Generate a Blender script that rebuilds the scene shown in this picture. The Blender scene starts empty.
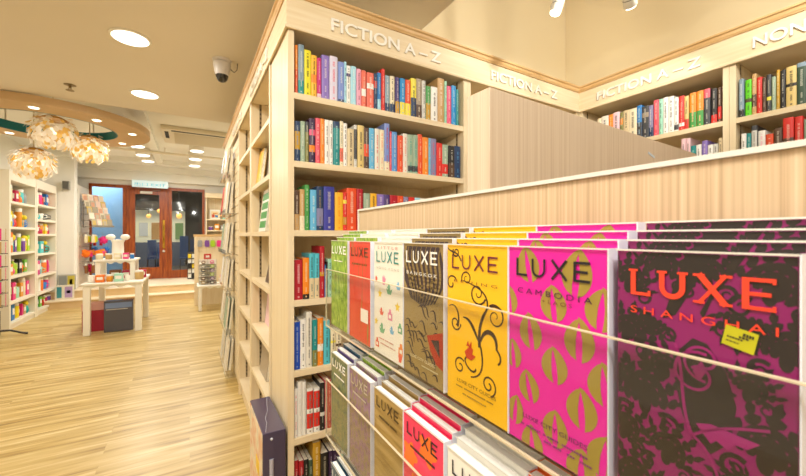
import bpy, math, random
from mathutils import Vector, Matrix
random.seed(7)
C = bpy.context.scene.collection
PI = math.pi

# ------------------------------------------------------------------ survey
CAM_Z = 1.354; FOC = 357.0; HOR = 236.0; YAW = math.radians(30.85)
_s, _c = math.sin(YAW), math.cos(YAW)
def dirn(px):
    t = (px - 403.0) / FOC
    return _s + _c * t, _c - _s * t
def on_y(px, Y, py=HOR):            # point of a wall facing the entrance (Y = const)
    a, b = dirn(px); D = Y / b
    return a * D, Y, CAM_Z + (HOR - py) / FOC * D
def on_x(px, X, py=HOR):            # point of a wall facing the aisle (X = const)
    a, b = dirn(px); D = X / a
    return X, b * D, CAM_Z + (HOR - py) / FOC * D
def on_z(px, py, Z):                # point of a level surface
    a, b = dirn(px); D = (Z - CAM_Z) * FOC / (HOR - py)
    return a * D, b * D, Z

# ------------------------------------------------------------------ materials
def lin(c):
    c /= 255.0
    return c / 12.92 if c <= .04045 else ((c + .055) / 1.055) ** 2.4
def rgb(h):
    if isinstance(h, str):
        h = h.lstrip('#'); h = tuple(int(h[i:i + 2], 16) for i in (0, 2, 4))
    return tuple(lin(v) for v in h) + (1,)
_M = {}
def P(m): return m.node_tree.nodes['Principled BSDF']
def mat(h, rough=.55, spec=.4, coat=0, metal=0, emit=0):
    k = (h, rough, spec, coat, metal, emit)
    if k in _M: return _M[k]
    m = bpy.data.materials.new('paint_' + str(h).lstrip('#')); m.use_nodes = True
    p = P(m); p.inputs['Base Color'].default_value = rgb(h); p.inputs['Roughness'].default_value = rough
    p.inputs['Specular IOR Level'].default_value = spec; p.inputs['Coat Weight'].default_value = coat
    p.inputs['Coat Roughness'].default_value = .12
    p.inputs['Metallic'].default_value = metal
    if emit:
        p.inputs['Emission Color'].default_value = rgb(h); p.inputs['Emission Strength'].default_value = emit
    _M[k] = m
    return m
def nodes(m): return m.node_tree.nodes, m.node_tree.links
def noise_mat(name, cols, scale=(1, 1, 1), nscale=5.0, detail=4, rough=.5, spec=.35, coord='Object', rot=(0, 0, 0), contrast=(.35, .65), bump=0, coat=0):
    m = bpy.data.materials.new(name); m.use_nodes = True
    N, L = nodes(m); p = P(m)
    tc = N.new('ShaderNodeTexCoord'); mp = N.new('ShaderNodeMapping'); nz = N.new('ShaderNodeTexNoise'); cr = N.new('ShaderNodeValToRGB')
    mp.inputs['Scale'].default_value = scale; mp.inputs['Rotation'].default_value = rot
    nz.inputs['Scale'].default_value = nscale; nz.inputs['Detail'].default_value = detail
    L.new(tc.outputs[coord], mp.inputs[0]); L.new(mp.outputs[0], nz.inputs[0]); L.new(nz.outputs['Fac'], cr.inputs[0])
    e = cr.color_ramp.elements
    n = len(cols)
    for i, c in enumerate(cols):
        pos = contrast[0] + (contrast[1] - contrast[0]) * i / (n - 1)
        if i < 2: el = e[i]; el.position = pos
        else: el = e.new(pos)
        el.color = rgb(c)
    L.new(cr.outputs[0], p.inputs['Base Color'])
    p.inputs['Roughness'].default_value = rough; p.inputs['Specular IOR Level'].default_value = spec
    p.inputs['Coat Weight'].default_value = coat; p.inputs['Coat Roughness'].default_value = .12
    if bump:
        b = N.new('ShaderNodeBump'); b.inputs['Strength'].default_value = bump; b.inputs['Distance'].default_value = .002
        L.new(nz.outputs['Fac'], b.inputs['Height']); L.new(b.outputs[0], p.inputs['Normal'])
    return m
MAPLE = noise_mat('maple', ['#e4cfa8', '#e8d5b1', '#ecdbba'], (14, 14, .9), 3.0, 5, .45)
MAPLE_H = noise_mat('maple_level_grain', ['#e4cfa8', '#e8d5b1', '#ecdbba'], (1.2, 1.2, 22), 3.0, 5, .45)
MAPLE_EDGE = noise_mat('maple_edge', ['#cda56c', '#d6b07a', '#dcb986'], (2, 2, 20), 3.0, 4, .45)
ZEBRA = noise_mat('laminate_fine_stripe', ['#b39675', '#c9ac88', '#d6bb97', '#dfc8a6'], (130, 130, .6), 2.2, 6, .5, contrast=(.25, .75))
ZEBRA3 = noise_mat('laminate_broad_stripe', ['#c6ab8e', '#d6bea2', '#dfcab0', '#e6d3ba'], (50, 50, .5), 2.2, 6, .5, contrast=(.2, .8))
ALC = noise_mat('alcove_tan_paint', ['#e6d3ab', '#ead9b4'], (1, 1, 1), 1.0, 2, .8, .2)
ZEBRA2 = noise_mat('laminate_soft_stripe', ['#c2aa8e', '#cfb99e', '#d9c6ac'], (22, 22, .35), 2.6, 6, .5, contrast=(.25, .75))
WALL = noise_mat('cream_wall_paint', ['#ece6d6', '#f0ebdd'], (1, 1, 1), 1.3, 2, .8, .2)
CEIL = noise_mat('ceiling_paint', ['#e2d9cb', '#e6ddd0'], (1, 1, 1), .8, 2, .85, .15)
WALLW = noise_mat('white_wall_paint', ['#f1eee4', '#f6f3ea'], (1, 1, 1), 1.3, 2, .8, .2)
WHITE = mat('#f4efe4', .4, .4)
REDWOOD = noise_mat('reddish_hardwood', ['#7a3410', '#964516', '#aa561c'], (9, 9, .8), 3, 5, .35, .5)

def floor_mat():
    m = bpy.data.materials.new('laminate_planks'); m.use_nodes = True
    N, L = nodes(m); p = P(m)
    tc = N.new('ShaderNodeTexCoord')
    br = N.new('ShaderNodeTexBrick'); br.offset = .37; br.offset_frequency = 2
    br.inputs['Scale'].default_value = 1.0; br.inputs['Brick Width'].default_value = 1.25; br.inputs['Row Height'].default_value = .13
    br.inputs['Mortar Size'].default_value = .0012; br.inputs['Mortar Smooth'].default_value = .1; br.inputs['Bias'].default_value = 0
    br.inputs['Color1'].default_value = (0, 0, 0, 1); br.inputs['Color2'].default_value = (1, 1, 1, 1); br.inputs['Mortar'].default_value = (.25, .25, .25, 1)
    L.new(tc.outputs['Object'], br.inputs['Vector'])
    mp = N.new('ShaderNodeMapping'); mp.inputs['Scale'].default_value = (.75, 11, 1)
    L.new(tc.outputs['Object'], mp.inputs[0])
    add = N.new('ShaderNodeVectorMath'); add.operation = 'ADD'
    mul = N.new('ShaderNodeVectorMath'); mul.operation = 'SCALE'; mul.inputs['Scale'].default_value = 6.0
    L.new(br.outputs['Color'], mul.inputs[0]); L.new(mp.outputs[0], add.inputs[0]); L.new(mul.outputs[0], add.inputs[1])
    nz = N.new('ShaderNodeTexNoise'); nz.inputs['Scale'].default_value = 2.0; nz.inputs['Detail'].default_value = 5; nz.inputs['Roughness'].default_value = .55
    nz.inputs['Distortion'].default_value = .25
    L.new(add.outputs[0], nz.inputs[0])
    cr = N.new('ShaderNodeValToRGB'); e = cr.color_ramp.elements
    e[0].position = .31; e[0].color = rgb('#96783e'); e[1].position = .70; e[1].color = rgb('#e8d5a2')
    k = e.new(.42); k.color = rgb('#bd9f5e'); k = e.new(.56); k.color = rgb('#d2b87a')
    L.new(nz.outputs['Fac'], cr.inputs[0])
    mx = N.new('ShaderNodeMixRGB'); mx.blend_type = 'MULTIPLY'; mx.inputs[0].default_value = .5
    L.new(cr.outputs[0], mx.inputs[1])
    cr2 = N.new('ShaderNodeValToRGB'); cr2.color_ramp.elements[0].color = (.78, .74, .68, 1); cr2.color_ramp.elements[1].color = (1, 1, 1, 1)
    L.new(br.outputs['Color'], cr2.inputs[0]); L.new(cr2.outputs[0], mx.inputs[2])
    L.new(mx.outputs[0], p.inputs['Base Color'])
    p.inputs['Roughness'].default_value = .33; p.inputs['Specular IOR Level'].default_value = .4
    return m
def acrylic(name, tint=(.975, .98, .98), gl=.55, veil=.0):
    m = bpy.data.materials.new(name); m.use_nodes = True
    N, L = nodes(m); N.remove(P(m)); out = N['Material Output']
    t = N.new('ShaderNodeBsdfTransparent'); t.inputs[0].default_value = tint + (1,)
    d = N.new('ShaderNodeBsdfDiffuse'); d.inputs[0].default_value = (.95, .93, .9, 1)
    g = N.new('ShaderNodeBsdfGlossy'); g.inputs['Roughness'].default_value = .04
    lw = N.new('ShaderNodeLayerWeight'); pw = N.new('ShaderNodeMath'); pw.operation = 'POWER'; pw.inputs[1].default_value = 5
    L.new(lw.outputs['Facing'], pw.inputs[0]); f = N.new('ShaderNodeMath'); f.operation = 'MULTIPLY_ADD'; f.inputs[1].default_value = .9; f.inputs[2].default_value = .04
    L.new(pw.outputs[0], f.inputs[0])
    m1 = N.new('ShaderNodeMixShader'); m1.inputs[0].default_value = veil
    L.new(t.outputs[0], m1.inputs[1]); L.new(d.outputs[0], m1.inputs[2])
    m2 = N.new('ShaderNodeMixShader'); mm = N.new('ShaderNodeMath'); mm.operation = 'MULTIPLY'; mm.inputs[1].default_value = gl
    L.new(f.outputs[0], mm.inputs[0]); L.new(mm.outputs[0], m2.inputs[0]); L.new(m1.outputs[0], m2.inputs[1]); L.new(g.outputs[0], m2.inputs[2])
    L.new(m2.outputs[0], out.inputs[0])
    return m
ACRYL = acrylic('clear_acrylic'); GLASS = acrylic('door_glass', (.9, .93, .95), .9, .0)
AC_EDGE = mat('#cdbd9f', .3, .5)
FILM = acrylic('clear_film', (.985, .985, .985), .5, .03)

# ------------------------------------------------------------------ mesh builder
class MB:
    def __init__(s): s.v = []; s.f = []; s.m = []; s.mats = []; s.smooth = []
    def mi(s, m):
        if m not in s.mats: s.mats.append(m)
        return s.mats.index(m)
    def face(s, pts, m, sm=False):
        b = len(s.v); s.v += [tuple(p) for p in pts]; s.f.append(tuple(range(b, b + len(pts)))); s.m.append(s.mi(m)); s.smooth.append(sm)
    def quads(s, rows, m, closed=False, sm=True):      # rows of points -> shared grid
        b = len(s.v); n = len(rows[0]); i = s.mi(m)
        for r in rows: s.v += [tuple(p) for p in r]
        for a in range(len(rows) - 1):
            for k in range(n if closed else n - 1):
                k2 = (k + 1) % n
                s.f.append((b + a * n + k, b + a * n + k2, b + (a + 1) * n + k2, b + (a + 1) * n + k)); s.m.append(i); s.smooth.append(sm)
    def box(s, x0, x1, y0, y1, z0, z1, m, bev=0, edge=None):
        """box with optional chamfered long edges; edge = material of the four narrow sides"""
        if x0 > x1: x0, x1 = x1, x0
        if y0 > y1: y0, y1 = y1, y0
        if bev <= 0 or min(x1 - x0, y1 - y0, z1 - z0) < 2.2 * bev:
            q = [(x0, y0, z0), (x1, y0, z0), (x1, y1, z0), (x0, y1, z0), (x0, y0, z1), (x1, y0, z1), (x1, y1, z1), (x0, y1, z1)]
            i = s.mi(m); b = len(s.v); s.v += q
            dims = [x1 - x0, y1 - y0, z1 - z0]; thin = dims.index(min(dims))
            for f, ax in (((0, 3, 2, 1), 2), ((4, 5, 6, 7), 2), ((0, 1, 5, 4), 1), ((2, 3, 7, 6), 1), ((1, 2, 6, 5), 0), ((3, 0, 4, 7), 0)):
                s.f.append(tuple(b + k for k in f)); s.m.append(s.mi(edge) if (edge and ax != thin) else i); s.smooth.append(False)
            return
        # chamfered box as convex set of faces
        B = bev
        def ring(z, ins):
            X0, X1, Y0, Y1 = x0 + ins, x1 - ins, y0 + ins, y1 - ins
            c = B
            return [(X0 + c, Y0, z), (X1 - c, Y0, z), (X1, Y0 + c, z), (X1, Y1 - c, z), (X1 - c, Y1, z), (X0 + c, Y1, z), (X0, Y1 - c, z), (X0, Y0 + c, z)]
        c2 = B * .98
        rows = [ring(z0, c2), ring(z0 + B, 0), ring(z1 - B, 0), ring(z1, c2)]
        s.quads(rows, m, True, False)
        s.face(list(reversed(rows[0])), m); s.face(rows[3], m)
    def lathe(s, prof, m, at=(0, 0, 0), n=20, cap=True, sm=True):
        rows = []
        for r, z in prof:
            rows.append([(at[0] + r * math.cos(2 * PI * k / n), at[1] + r * math.sin(2 * PI * k / n), at[2] + z) for k in range(n)])
        s.quads(rows, m, True, sm)
        if cap:
            s.face(list(reversed(rows[0])), m); s.face(rows[-1], m)
    def tube(s, pts, r, m, n=8, closed=False):
        P_ = [Vector(p) for p in pts]; rows = []
        for i, p in enumerate(P_):
            d = (P_[min(i + 1, len(P_) - 1)] - P_[max(i - 1, 0)]).normalized()
            u = d.cross(Vector((0, 0, 1)))
            if u.length < .05: u = d.cross(Vector((1, 0, 0)))
            u.normalize(); w = d.cross(u)
            rr = r[i] if isinstance(r, (list, tuple)) else r
            rows.append([tuple(p + u * rr * math.cos(2 * PI * k / n) + w * rr * math.sin(2 * PI * k / n)) for k in range(n)])
        s.quads(rows, m, True)
        s.face(list(reversed(rows[0])), m); s.face(rows[-1], m)
    def prism(s, poly, a0, a1, m, axis='y', sm=False, cap_m=None):
        """extrude a 2-D outline: axis y -> poly in (x,z); axis x -> poly in (y,z); axis z -> poly in (x,y)"""
        def pt(p, a):
            return (p[0], a, p[1]) if axis == 'y' else ((a, p[0], p[1]) if axis == 'x' else (p[0], p[1], a))
        A = [pt(p, a0) for p in poly]; B = [pt(p, a1) for p in poly]
        s.quads([A, B], m, True, sm)
        s.face(A, cap_m or m); s.face(list(reversed(B)), cap_m or m)
    def sphere(s, c, r, m, n=14, k=8, sc=(1, 1, 1)):
        rows = []
        for i in range(k + 1):
            a = -PI / 2 + PI * i / k; rr = max(r * math.cos(a), r * .02)
            rows.append([(c[0] + rr * math.cos(2 * PI * j / n) * sc[0], c[1] + rr * math.sin(2 * PI * j / n) * sc[1], c[2] + r * math.sin(a) * sc[2]) for j in range(n)])
        s.quads(rows, m, True); s.face(list(reversed(rows[0])), m); s.face(rows[-1], m)
    # flat artwork in the x/z plane at depth y (front faces -y)
    def flat(s, pts, y, m): s.face([(p[0], y, p[1]) for p in pts], m)
    def ribbon(s, pts, w, y, m):
        n = len(pts); A = []; B = []
        for i, p in enumerate(pts):
            a = pts[max(i - 1, 0)]; b = pts[min(i + 1, n - 1)]
            dx, dz = b[0] - a[0], b[1] - a[1]; l = math.hypot(dx, dz) or 1
            ww = (w(i / (n - 1)) if callable(w) else w) / 2
            A.append((p[0] - dz / l * ww, y, p[1] + dx / l * ww)); B.append((p[0] + dz / l * ww, y, p[1] - dx / l * ww))
        s.quads([A, B], m, False, False)
    def build(s, name, parent=None, loc=None):
        me = bpy.data.meshes.new(name); me.from_pydata(s.v, [], s.f)
        for m in s.mats: me.materials.append(m)
        for p, i, sm in zip(me.polygons, s.m, s.smooth): p.material_index = i; p.use_smooth = sm
        me.validate(); me.update()
        return link(name, me, parent, loc)
def link(name, me, parent=None, loc=None):
    o = bpy.data.objects.new(name, me); C.objects.link(o)
    if parent is not None: o.parent = parent
    if loc is not None: o.location = loc
    return o
def thing(name, label, cat, loc=(0, 0, 0), rz=0, group=None):
    o = bpy.data.objects.new(name, None); C.objects.link(o); o.empty_display_size = .05
    o.location = loc; o.rotation_euler = (0, 0, rz)
    return tag(o, label, cat, group)
def tag(o, label, cat, group=None):
    o['label'] = label; o['category'] = cat
    if group: o['group'] = group
    return o
def struct(o): o['kind'] = 'structure'; return o
def dup(root, loc, rz=None, label=None, group=None):
    r = root.copy(); C.objects.link(r); r.location = loc
    if rz is not None: r.rotation_euler = (0, 0, rz)
    if label: r['label'] = label
    if group: r['group'] = group
    for ch in list(root.children):
        c = ch.copy(); C.objects.link(c); c.parent = r
        for g in list(ch.children):
            d = g.copy(); C.objects.link(d); d.parent = c
    return r
ORD = 'zeroth first second third fourth fifth sixth seventh eighth ninth tenth eleventh twelfth thirteenth fourteenth fifteenth sixteenth seventeenth eighteenth nineteenth twentieth'.split()
def place_word(i, n):
    if n == 1: return 'the only one'
    if i == 0: return 'leftmost'
    if i == n - 1: return 'rightmost'
    if i < (n + 1) // 2: return ORD[i + 1] + ' from left'
    return ORD[n - i] + ' from right'

def text_mesh(name, txt, size, m, parent, loc, rot, depth=.0, sx=1.0, space=1.0, align='LEFT', bold=0):
    cu = bpy.data.curves.new(name, 'FONT'); cu.body = txt; cu.size = size; cu.extrude = depth; cu.space_character = space
    cu.align_x = align; cu.offset = bold; cu.resolution_u = 4
    t = bpy.data.objects.new(name, cu); C.objects.link(t)
    bpy.context.view_layer.update()
    me = bpy.data.meshes.new_from_object(t.evaluated_get(bpy.context.evaluated_depsgraph_get()))
    bpy.data.objects.remove(t); bpy.data.curves.remove(cu)
    me.name = name
    for v in me.vertices: v.co.x *= sx
    me.materials.clear(); me.materials.append(m)
    o = link(name, me, parent, loc); o.rotation_euler = rot
    return o

# ================================================================== SETTING
def sbox(name, x0, x1, y0, y1, z0, z1, m):
    b = MB(); b.box(x0, x1, y0, y1, z0, z1, m); return struct(b.build(name))
FLOOR = floor_mat()
sbox('floor', -2.6, 2.83, -2.5, 8.9, -.08, 0, FLOOR)
STEPM = noise_mat('pale_step_laminate', ['#d9b987', '#e6cda2'], (1, 12, 1), 2, 4, .4)
b = MB(); b.box(-2.6, 1.3, 8.9, 9.2, -.08, .135, STEPM); b.box(-2.6, 1.3, 8.88, 9.2, .135, .152, mat('#f0dfc0', .4))
b.box(-2.6, 1.3, 9.2, 10.75, -.08, .285, STEPM); b.box(-2.6, 1.3, 9.18, 10.75, .285, .302, mat('#f0dfc0', .4)); struct(b.build('trim_1'))
sbox('ceiling', -2.6, 1.3, -2.5, 4.72, 2.70, 3.72, CEIL)
sbox('ceiling_far', -2.6, 1.3, 4.72, 10.75, 3.0, 3.3, WALLW)
sbox('ceiling_alcove', 1.3, 2.83, -2.5, 1.955, 3.6, 3.72, CEIL)
sbox('wall_left', -2.7, -2.6, -2.5, 10.75, -.08, 3.3, WALL)
sbox('wall_back', -2.7, 2.93, -2.6, -2.5, -.08, 3.72, WALL)
sbox('wall_right', 2.83, 2.93, -2.5, 1.955, -.08, 3.72, ALC)
sbox('wall_alcove', .68, 2.93, 1.957, 4.74, -.08, 3.72, ALC)
sbox('wall_far_right', 1.3, 1.4, 4.74, 10.85, -.08, 3.3, WALLW)
b = MB()                      # street wall with the shop front opening
b.box(-2.6, 1.3, 10.62, 10.74, 2.56, 3.0, WALLW); b.box(.335, 1.3, 10.62, 10.74, .302, 2.56, WALLW); b.box(-2.6, -1.965, 10.62, 10.74, .302, 2.56, WALLW)
struct(b.build('wall_front'))
# bulkhead beams with a light cove over the shop front
b = MB(); b.box(-2.6, 1.3, 10.2, 10.617, 2.86, 2.998, WALLW); b.box(-2.6, 1.3, 10.38, 10.617, 2.66, 2.86, WALLW)
b.box(-2.6, 1.3, 9.3, 9.55, 2.9, 2.998, WALLW); b.box(-.62, -.50, 4.95, 9.3, 2.93, 2.998, WALLW); struct(b.build('trim_2'))
sbox('wall_pillar', -2.6, -1.955, 9.36, 9.6, .305, 2.995, WALLW)
sbox('baseboard_left', -2.598, -2.58, -2.5, 7.18, 0.002, .09, WHITE)

# ---- shop front: door and two side windows (red-brown hardwood)
YF = 10.62
def framed(name, x0, x1, z0, z1, st, rail, m, glass, y=YF):
    b = MB(); y0, y1 = y - .03, y + .03
    b.box(x0, x0 + st, y0, y1, z0, z1, m); b.box(x1 - st, x1, y0, y1, z0, z1, m)
    b.box(x0 + st, x1 - st, y0, y1, z1 - rail[1], z1, m); b.box(x0 + st, x1 - st, y0, y1, z0, z0 + rail[0], m)
    o = struct(b.build(name))
    g = MB(); g.box(x0 + st, x1 - st, y - .004, y + .004, z0 + rail[0], z1 - rail[1], glass); g.build('pane', o)
    return o
framed('window_1', -1.963, -1.305, .303, 2.555, .05, (.12, .07), REDWOOD, GLASS)
d = framed('door_1', -1.29, -.47, .312, 2.49, .17, (.28, .13), REDWOOD, GLASS)
b = MB(); b.box(-1.303, -1.292, YF - .05, YF + .05, .303, 2.555, REDWOOD); b.box(-.468, -.44, YF - .05, YF + .05, .303, 2.555, REDWOOD)
b.box(-1.292, -.468, YF - .05, YF + .05, 2.495, 2.555, REDWOOD); struct(b.build('trim_3'))
framed('window_2', -.438, .333, .303, 2.555, .055, (.2, .07), REDWOOD, GLASS)
BRASS = mat('#c79a3c', .25, .5, 0, .9)
b = MB(); b.box(-.575, -.525, YF - .045, YF - .032, 1.05, 1.75, BRASS, .003); b.tube([(-.55, YF - .045, 1.18), (-.55, YF - .10, 1.2), (-.55, YF - .10, 1.6), (-.55, YF - .045, 1.62)], .012, BRASS); b.build('door_handle', d)
b = MB(); b.lathe([(.004, 0), (.03, .002), (.03, .02), (.004, .022)], mat('#d8d4cc', .3, .5, 0, .8), (0, 0, 0), 14); k = b.build('door_lock', d, (-.55, YF - .035, .98)); k.rotation_euler = (PI / 2, 0, 0)
b = MB(); b.box(-1.02, -.78, YF - .075, YF - .032, 2.37, 2.43, mat('#d6cdbd', .4), .004); b.tube([(-.8, YF - .06, 2.44), (-.62, YF - .09, 2.46)], .008, mat('#8f8a80', .4)); b.build('door_closer', d)

# ---- the mall seen through the glass
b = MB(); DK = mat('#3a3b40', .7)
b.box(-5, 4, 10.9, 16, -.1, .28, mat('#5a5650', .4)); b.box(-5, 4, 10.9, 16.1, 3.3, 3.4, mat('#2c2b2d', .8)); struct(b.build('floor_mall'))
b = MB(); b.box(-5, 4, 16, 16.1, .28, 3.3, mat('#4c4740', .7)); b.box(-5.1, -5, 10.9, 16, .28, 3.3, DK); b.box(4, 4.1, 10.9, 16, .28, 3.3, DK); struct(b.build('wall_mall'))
b = MB(); b.box(-2.9, -1.42, 11.6, 11.7, .282, 3.29, mat('#93c0e6', .5)); tag(b.build('hoarding'), 'blue painted hoarding panel standing outside the left window', 'hoarding')
LAMPW = mat('#ffb45a', .5, .2, 0, 0, 4); LAMPC = mat('#fff4e0', .5, .2, 0, 0, 14)
for i, (x, y, z, r, w) in enumerate([(-1.02, 12.6, 1.93, .06, 'lower'), (-.78, 12.9, 2.1, .06, 'upper'), (-.27, 12.6, 1.95, .075, 'right')]):
    t = thing('pendant_lamp', '%s amber globe lamp hanging in the hall beyond the glass' % {'lower': 'lowest', 'upper': 'highest', 'right': 'rightmost'}[w], 'lamp', (x, y, z), 0, 'amber globe lamps outside')
    b = MB(); b.sphere((0, 0, 0), r, LAMPW, 16, 10); b.build('globe', t)
    b = MB(); b.tube([(0, 0, r), (0, 0, 3.29 - z)], .008, DK, 6); b.build('cord', t)
for i, (x, y) in enumerate([(-1.5, 13.5), (-1.1, 12.2), (-.72, 12.4), (-.35, 13.2), (.1, 12.1), (.3, 13.8), (-1.25, 14.6), (-.3, 14.9)]):
    b = MB(); b.lathe([(.06, 0), (.06, .012)], LAMPC, (0, 0, 0), 14)
    tag(b.build('downlight', None, (x, y, 3.286)), ORD[i + 1] + ' small white spotlight in the dark ceiling beyond the glass', 'light', 'mall ceiling spotlights')
# shop across the hall: its back wall glows to stand in for shop lighting
kk = thing('kiosk', 'pale lit shop counter across the hall behind the door', 'kiosk', (-1.1, 15.2, .282))
b = MB(); b.box(-.95, .95, .5, .7, .001, 2.0, mat('#efe3bd', .6, .3, 0, 0, .75)); b.build('glowing_back_wall', kk); b = MB(); b.box(-.95, .95, -.05, .72, 2.0, 2.3, mat('#4f4a42', .7)); b.build('canopy', kk)
b = MB(); b.box(-.95, .95, 0, .35, .001, .85, mat('#59606e', .5)); b.build('counter', kk)
for q, c in enumerate(['#b9c46a', '#f4efe0', '#d8a05a', '#e8e2c8', '#8fae6a']): b = MB(); b.box(-.8 + q * .36, -.55 + q * .36, .44, .499, .95 + .12 * (q % 2), 1.55, mat(c, .5)); b.build('menu_board', kk)
for i, (x, h, c) in enumerate([(-.95, .75, '#2f4d78'), (-.72, .55, '#3e5f90'), (-.15, .95, '#30507e'), (.12, .8, '#2a3f60'), (.42, .7, '#3a5a86')]):
    t = thing('cafe_chair', '%s blue chair in the hall beyond the glass door' % place_word(i, 5), 'chair', (x, 12.6 + .25 * (i % 2), .282), 0, 'blue chairs outside')
    m = mat(c, .5); b = MB(); b.box(-.11, .11, -.11, .11, .4, .43, m); b.build('seat', t); b = MB(); b.box(-.11, .11, .112, .13, .43, .5 + h * .6, m, .004); b.build('backrest', t)
    for sx in (-1, 1):
        for sy in (-1, 1): b = MB(); b.tube([(sx * .09, sy * .09, .398), (sx * .1, sy * .1, .002)], .011, DK, 6); b.build('leg', t)

# ---- lit exit sign over the door
t = thing('exit_sign', 'white and cyan lit exit sign above the wooden door', 'sign', (-.80, 10.33, 2.5)); W = .70
b = MB(); b.box(-W / 2, W / 2, -.03, .03, 0, .15, mat('#d4eef2', .4, .3, 0, 0, .9), .004); b.build('lightbox', t)
b = MB(); b.tube([(-.25, 0, .15), (-.25, 0, .159)], .008, WHITE); b.tube([(.25, 0, .15), (.25, 0, .159)], .008, WHITE); b.build('bracket', t)
def fit_text(name, txt, m, parent, loc, rot, width, cap, depth=.0, bold=0, space=1.0, align='LEFT'):
    o = text_mesh(name, txt, cap / .69, m, parent, loc, rot, depth, 1, space, 'LEFT', bold)
    xs = [v.co.x for v in o.data.vertices]; zs = [v.co.y for v in o.data.vertices]
    k = width / max(max(xs) - min(xs), 1e-6); kz = cap / max(max(zs) - min(0, min(zs)), 1e-6); x0 = min(xs)
    for v in o.data.vertices: v.co.x = (v.co.x - x0) * k - (width / 2 if align == 'CENTER' else 0); v.co.y *= kz
    return o
fit_text('lettering', '出口 EXIT', mat('#1590b4', .4, .3, 0, 0, .35), t, (-.30, -.0315, .032), (PI / 2, 0, 0), .6, .085, .0006)

# ================================================================== BOOKCASES
LV = [1.985, 1.685, 1.38, 1.07, .76, .46, .14]
RAIL = mat('#8d7a5c', .4); RSLOT = mat('#3a2f20', .6)
def rail(parent, x, y, z0, z1, face):
    b = MB(); w = .007
    if face == 'y': b.box(x - w, x + w, y - .0012, y, z0, z1, RAIL)
    else: b.box(x, x + .0012, y - w, y + w, z0, z1, RAIL)
    z = z0 + .02
    while z < z1 - .02:
        if face == 'y': b.box(x - .004, x + .004, y - .0020, y - .0012, z, z + .014, RSLOT)
        else: b.box(x + .0012, x + .0020, y - .004, y + .004, z, z + .014, RSLOT)
        z += .03
    b.build('shelf_rail', parent)
def bookcase(label, loc, rz, w, depth, levels, top=2.284, side=(.0262, .026), rails=True):
    """local: x along the front, front at y=0, back at y=depth"""
    t = thing('bookcase', label, 'bookcase', loc, rz, 'pale maple bookcases')
    for x0, x1 in ((0, side[0]), (w - side[1], w)):
        b = MB(); b.box(x0, x1, 0, depth, .002, top, MAPLE); b.build('side_panel', t)
    a, c = side[0] + .0006, w - side[1] - .0006
    b = MB(); b.box(a, c, depth - .014, depth - .001, .10, top, MAPLE); b.build('back_panel', t)
    b = MB(); b.box(a, c, .001, depth - .015, top - .022, top, MAPLE_H); b.build('top_panel', t)
    for z in levels:
        b = MB(); b.box(a, c, .0015, depth - .015, z - .027, z, MAPLE_H); b.build('shelf', t)
    b = MB(); b.box(a, c, .02, .04, .002, levels[-1] - .0275, MAPLE_H); b.build('plinth', t)
    if rails:
        zz = [l for l in levels] + [top - .022]; zz = sorted(zz)
        for i in range(len(zz) - 1):
            z1 = zz[i + 1] - (.028 if i + 1 < len(zz) - 1 else .001)
            rail(t, a, .06, zz[i] + .003, z1, 'x')
            b = MB(); b.box(c - .0012, c, .053, .067, zz[i] + .003, z1, RAIL)
            z = zz[i] + .02
            while z < z1 - .02: b.box(c - .002, c - .0012, .056, .064, z, z + .014, RSLOT); z += .03
            b.build('shelf_rail', t)
    return t
YA, XB = 1.587, 2.447
bookcase('maple bookcase packed with fiction paperbacks, under the large left sign', (.366, YA, 0), 0, 1.015, .362, LV)
bookcase('maple bookcase mostly hidden behind the tall grained partition', (1.382, YA, 0), 0, 1.06, .362, LV)
LB = [1.97, 1.665, 1.36, 1.06, .76, .46, .14]
bookcase('right wall bookcase in the corner, under the second fiction sign', (XB, 1.583, 0), -PI / 2, .847, .352, LB)
bookcase('right wall bookcase nearest the viewer, under the NON sign', (XB, .7345, 0), -PI / 2, .86, .352, LB)
bookcase('nearly empty aisle bookcase beside the corner end panel', (.36, 2.655, 0), -PI / 2, .698, .30, LV, side=(.03, .03))
bookcase('nearly empty aisle bookcase further along, beside the slatted wall panel', (.36, 3.356, 0), -PI / 2, .698, .30, LV, side=(.03, .03))

# ---- slat panel at the far end of the aisle with clear ledges and face-out books
t = thing('slat_panel', 'maple slat panel at the far end of the aisle shelving', 'wall panel', (.37, 4.05, 0))
b = MB(); b.box(0.012, .05, -.69, .69, .002, 2.256, MAPLE)
z = .06
while z < 2.2: b.box(0, .0125, -.69, .69, z, z + .068, MAPLE); z += .075
b.build('board', t)
b = MB(); b.box(-.004, .05, .6905, .72, .002, 2.256, MAPLE); b.build('end_post', t)

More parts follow.
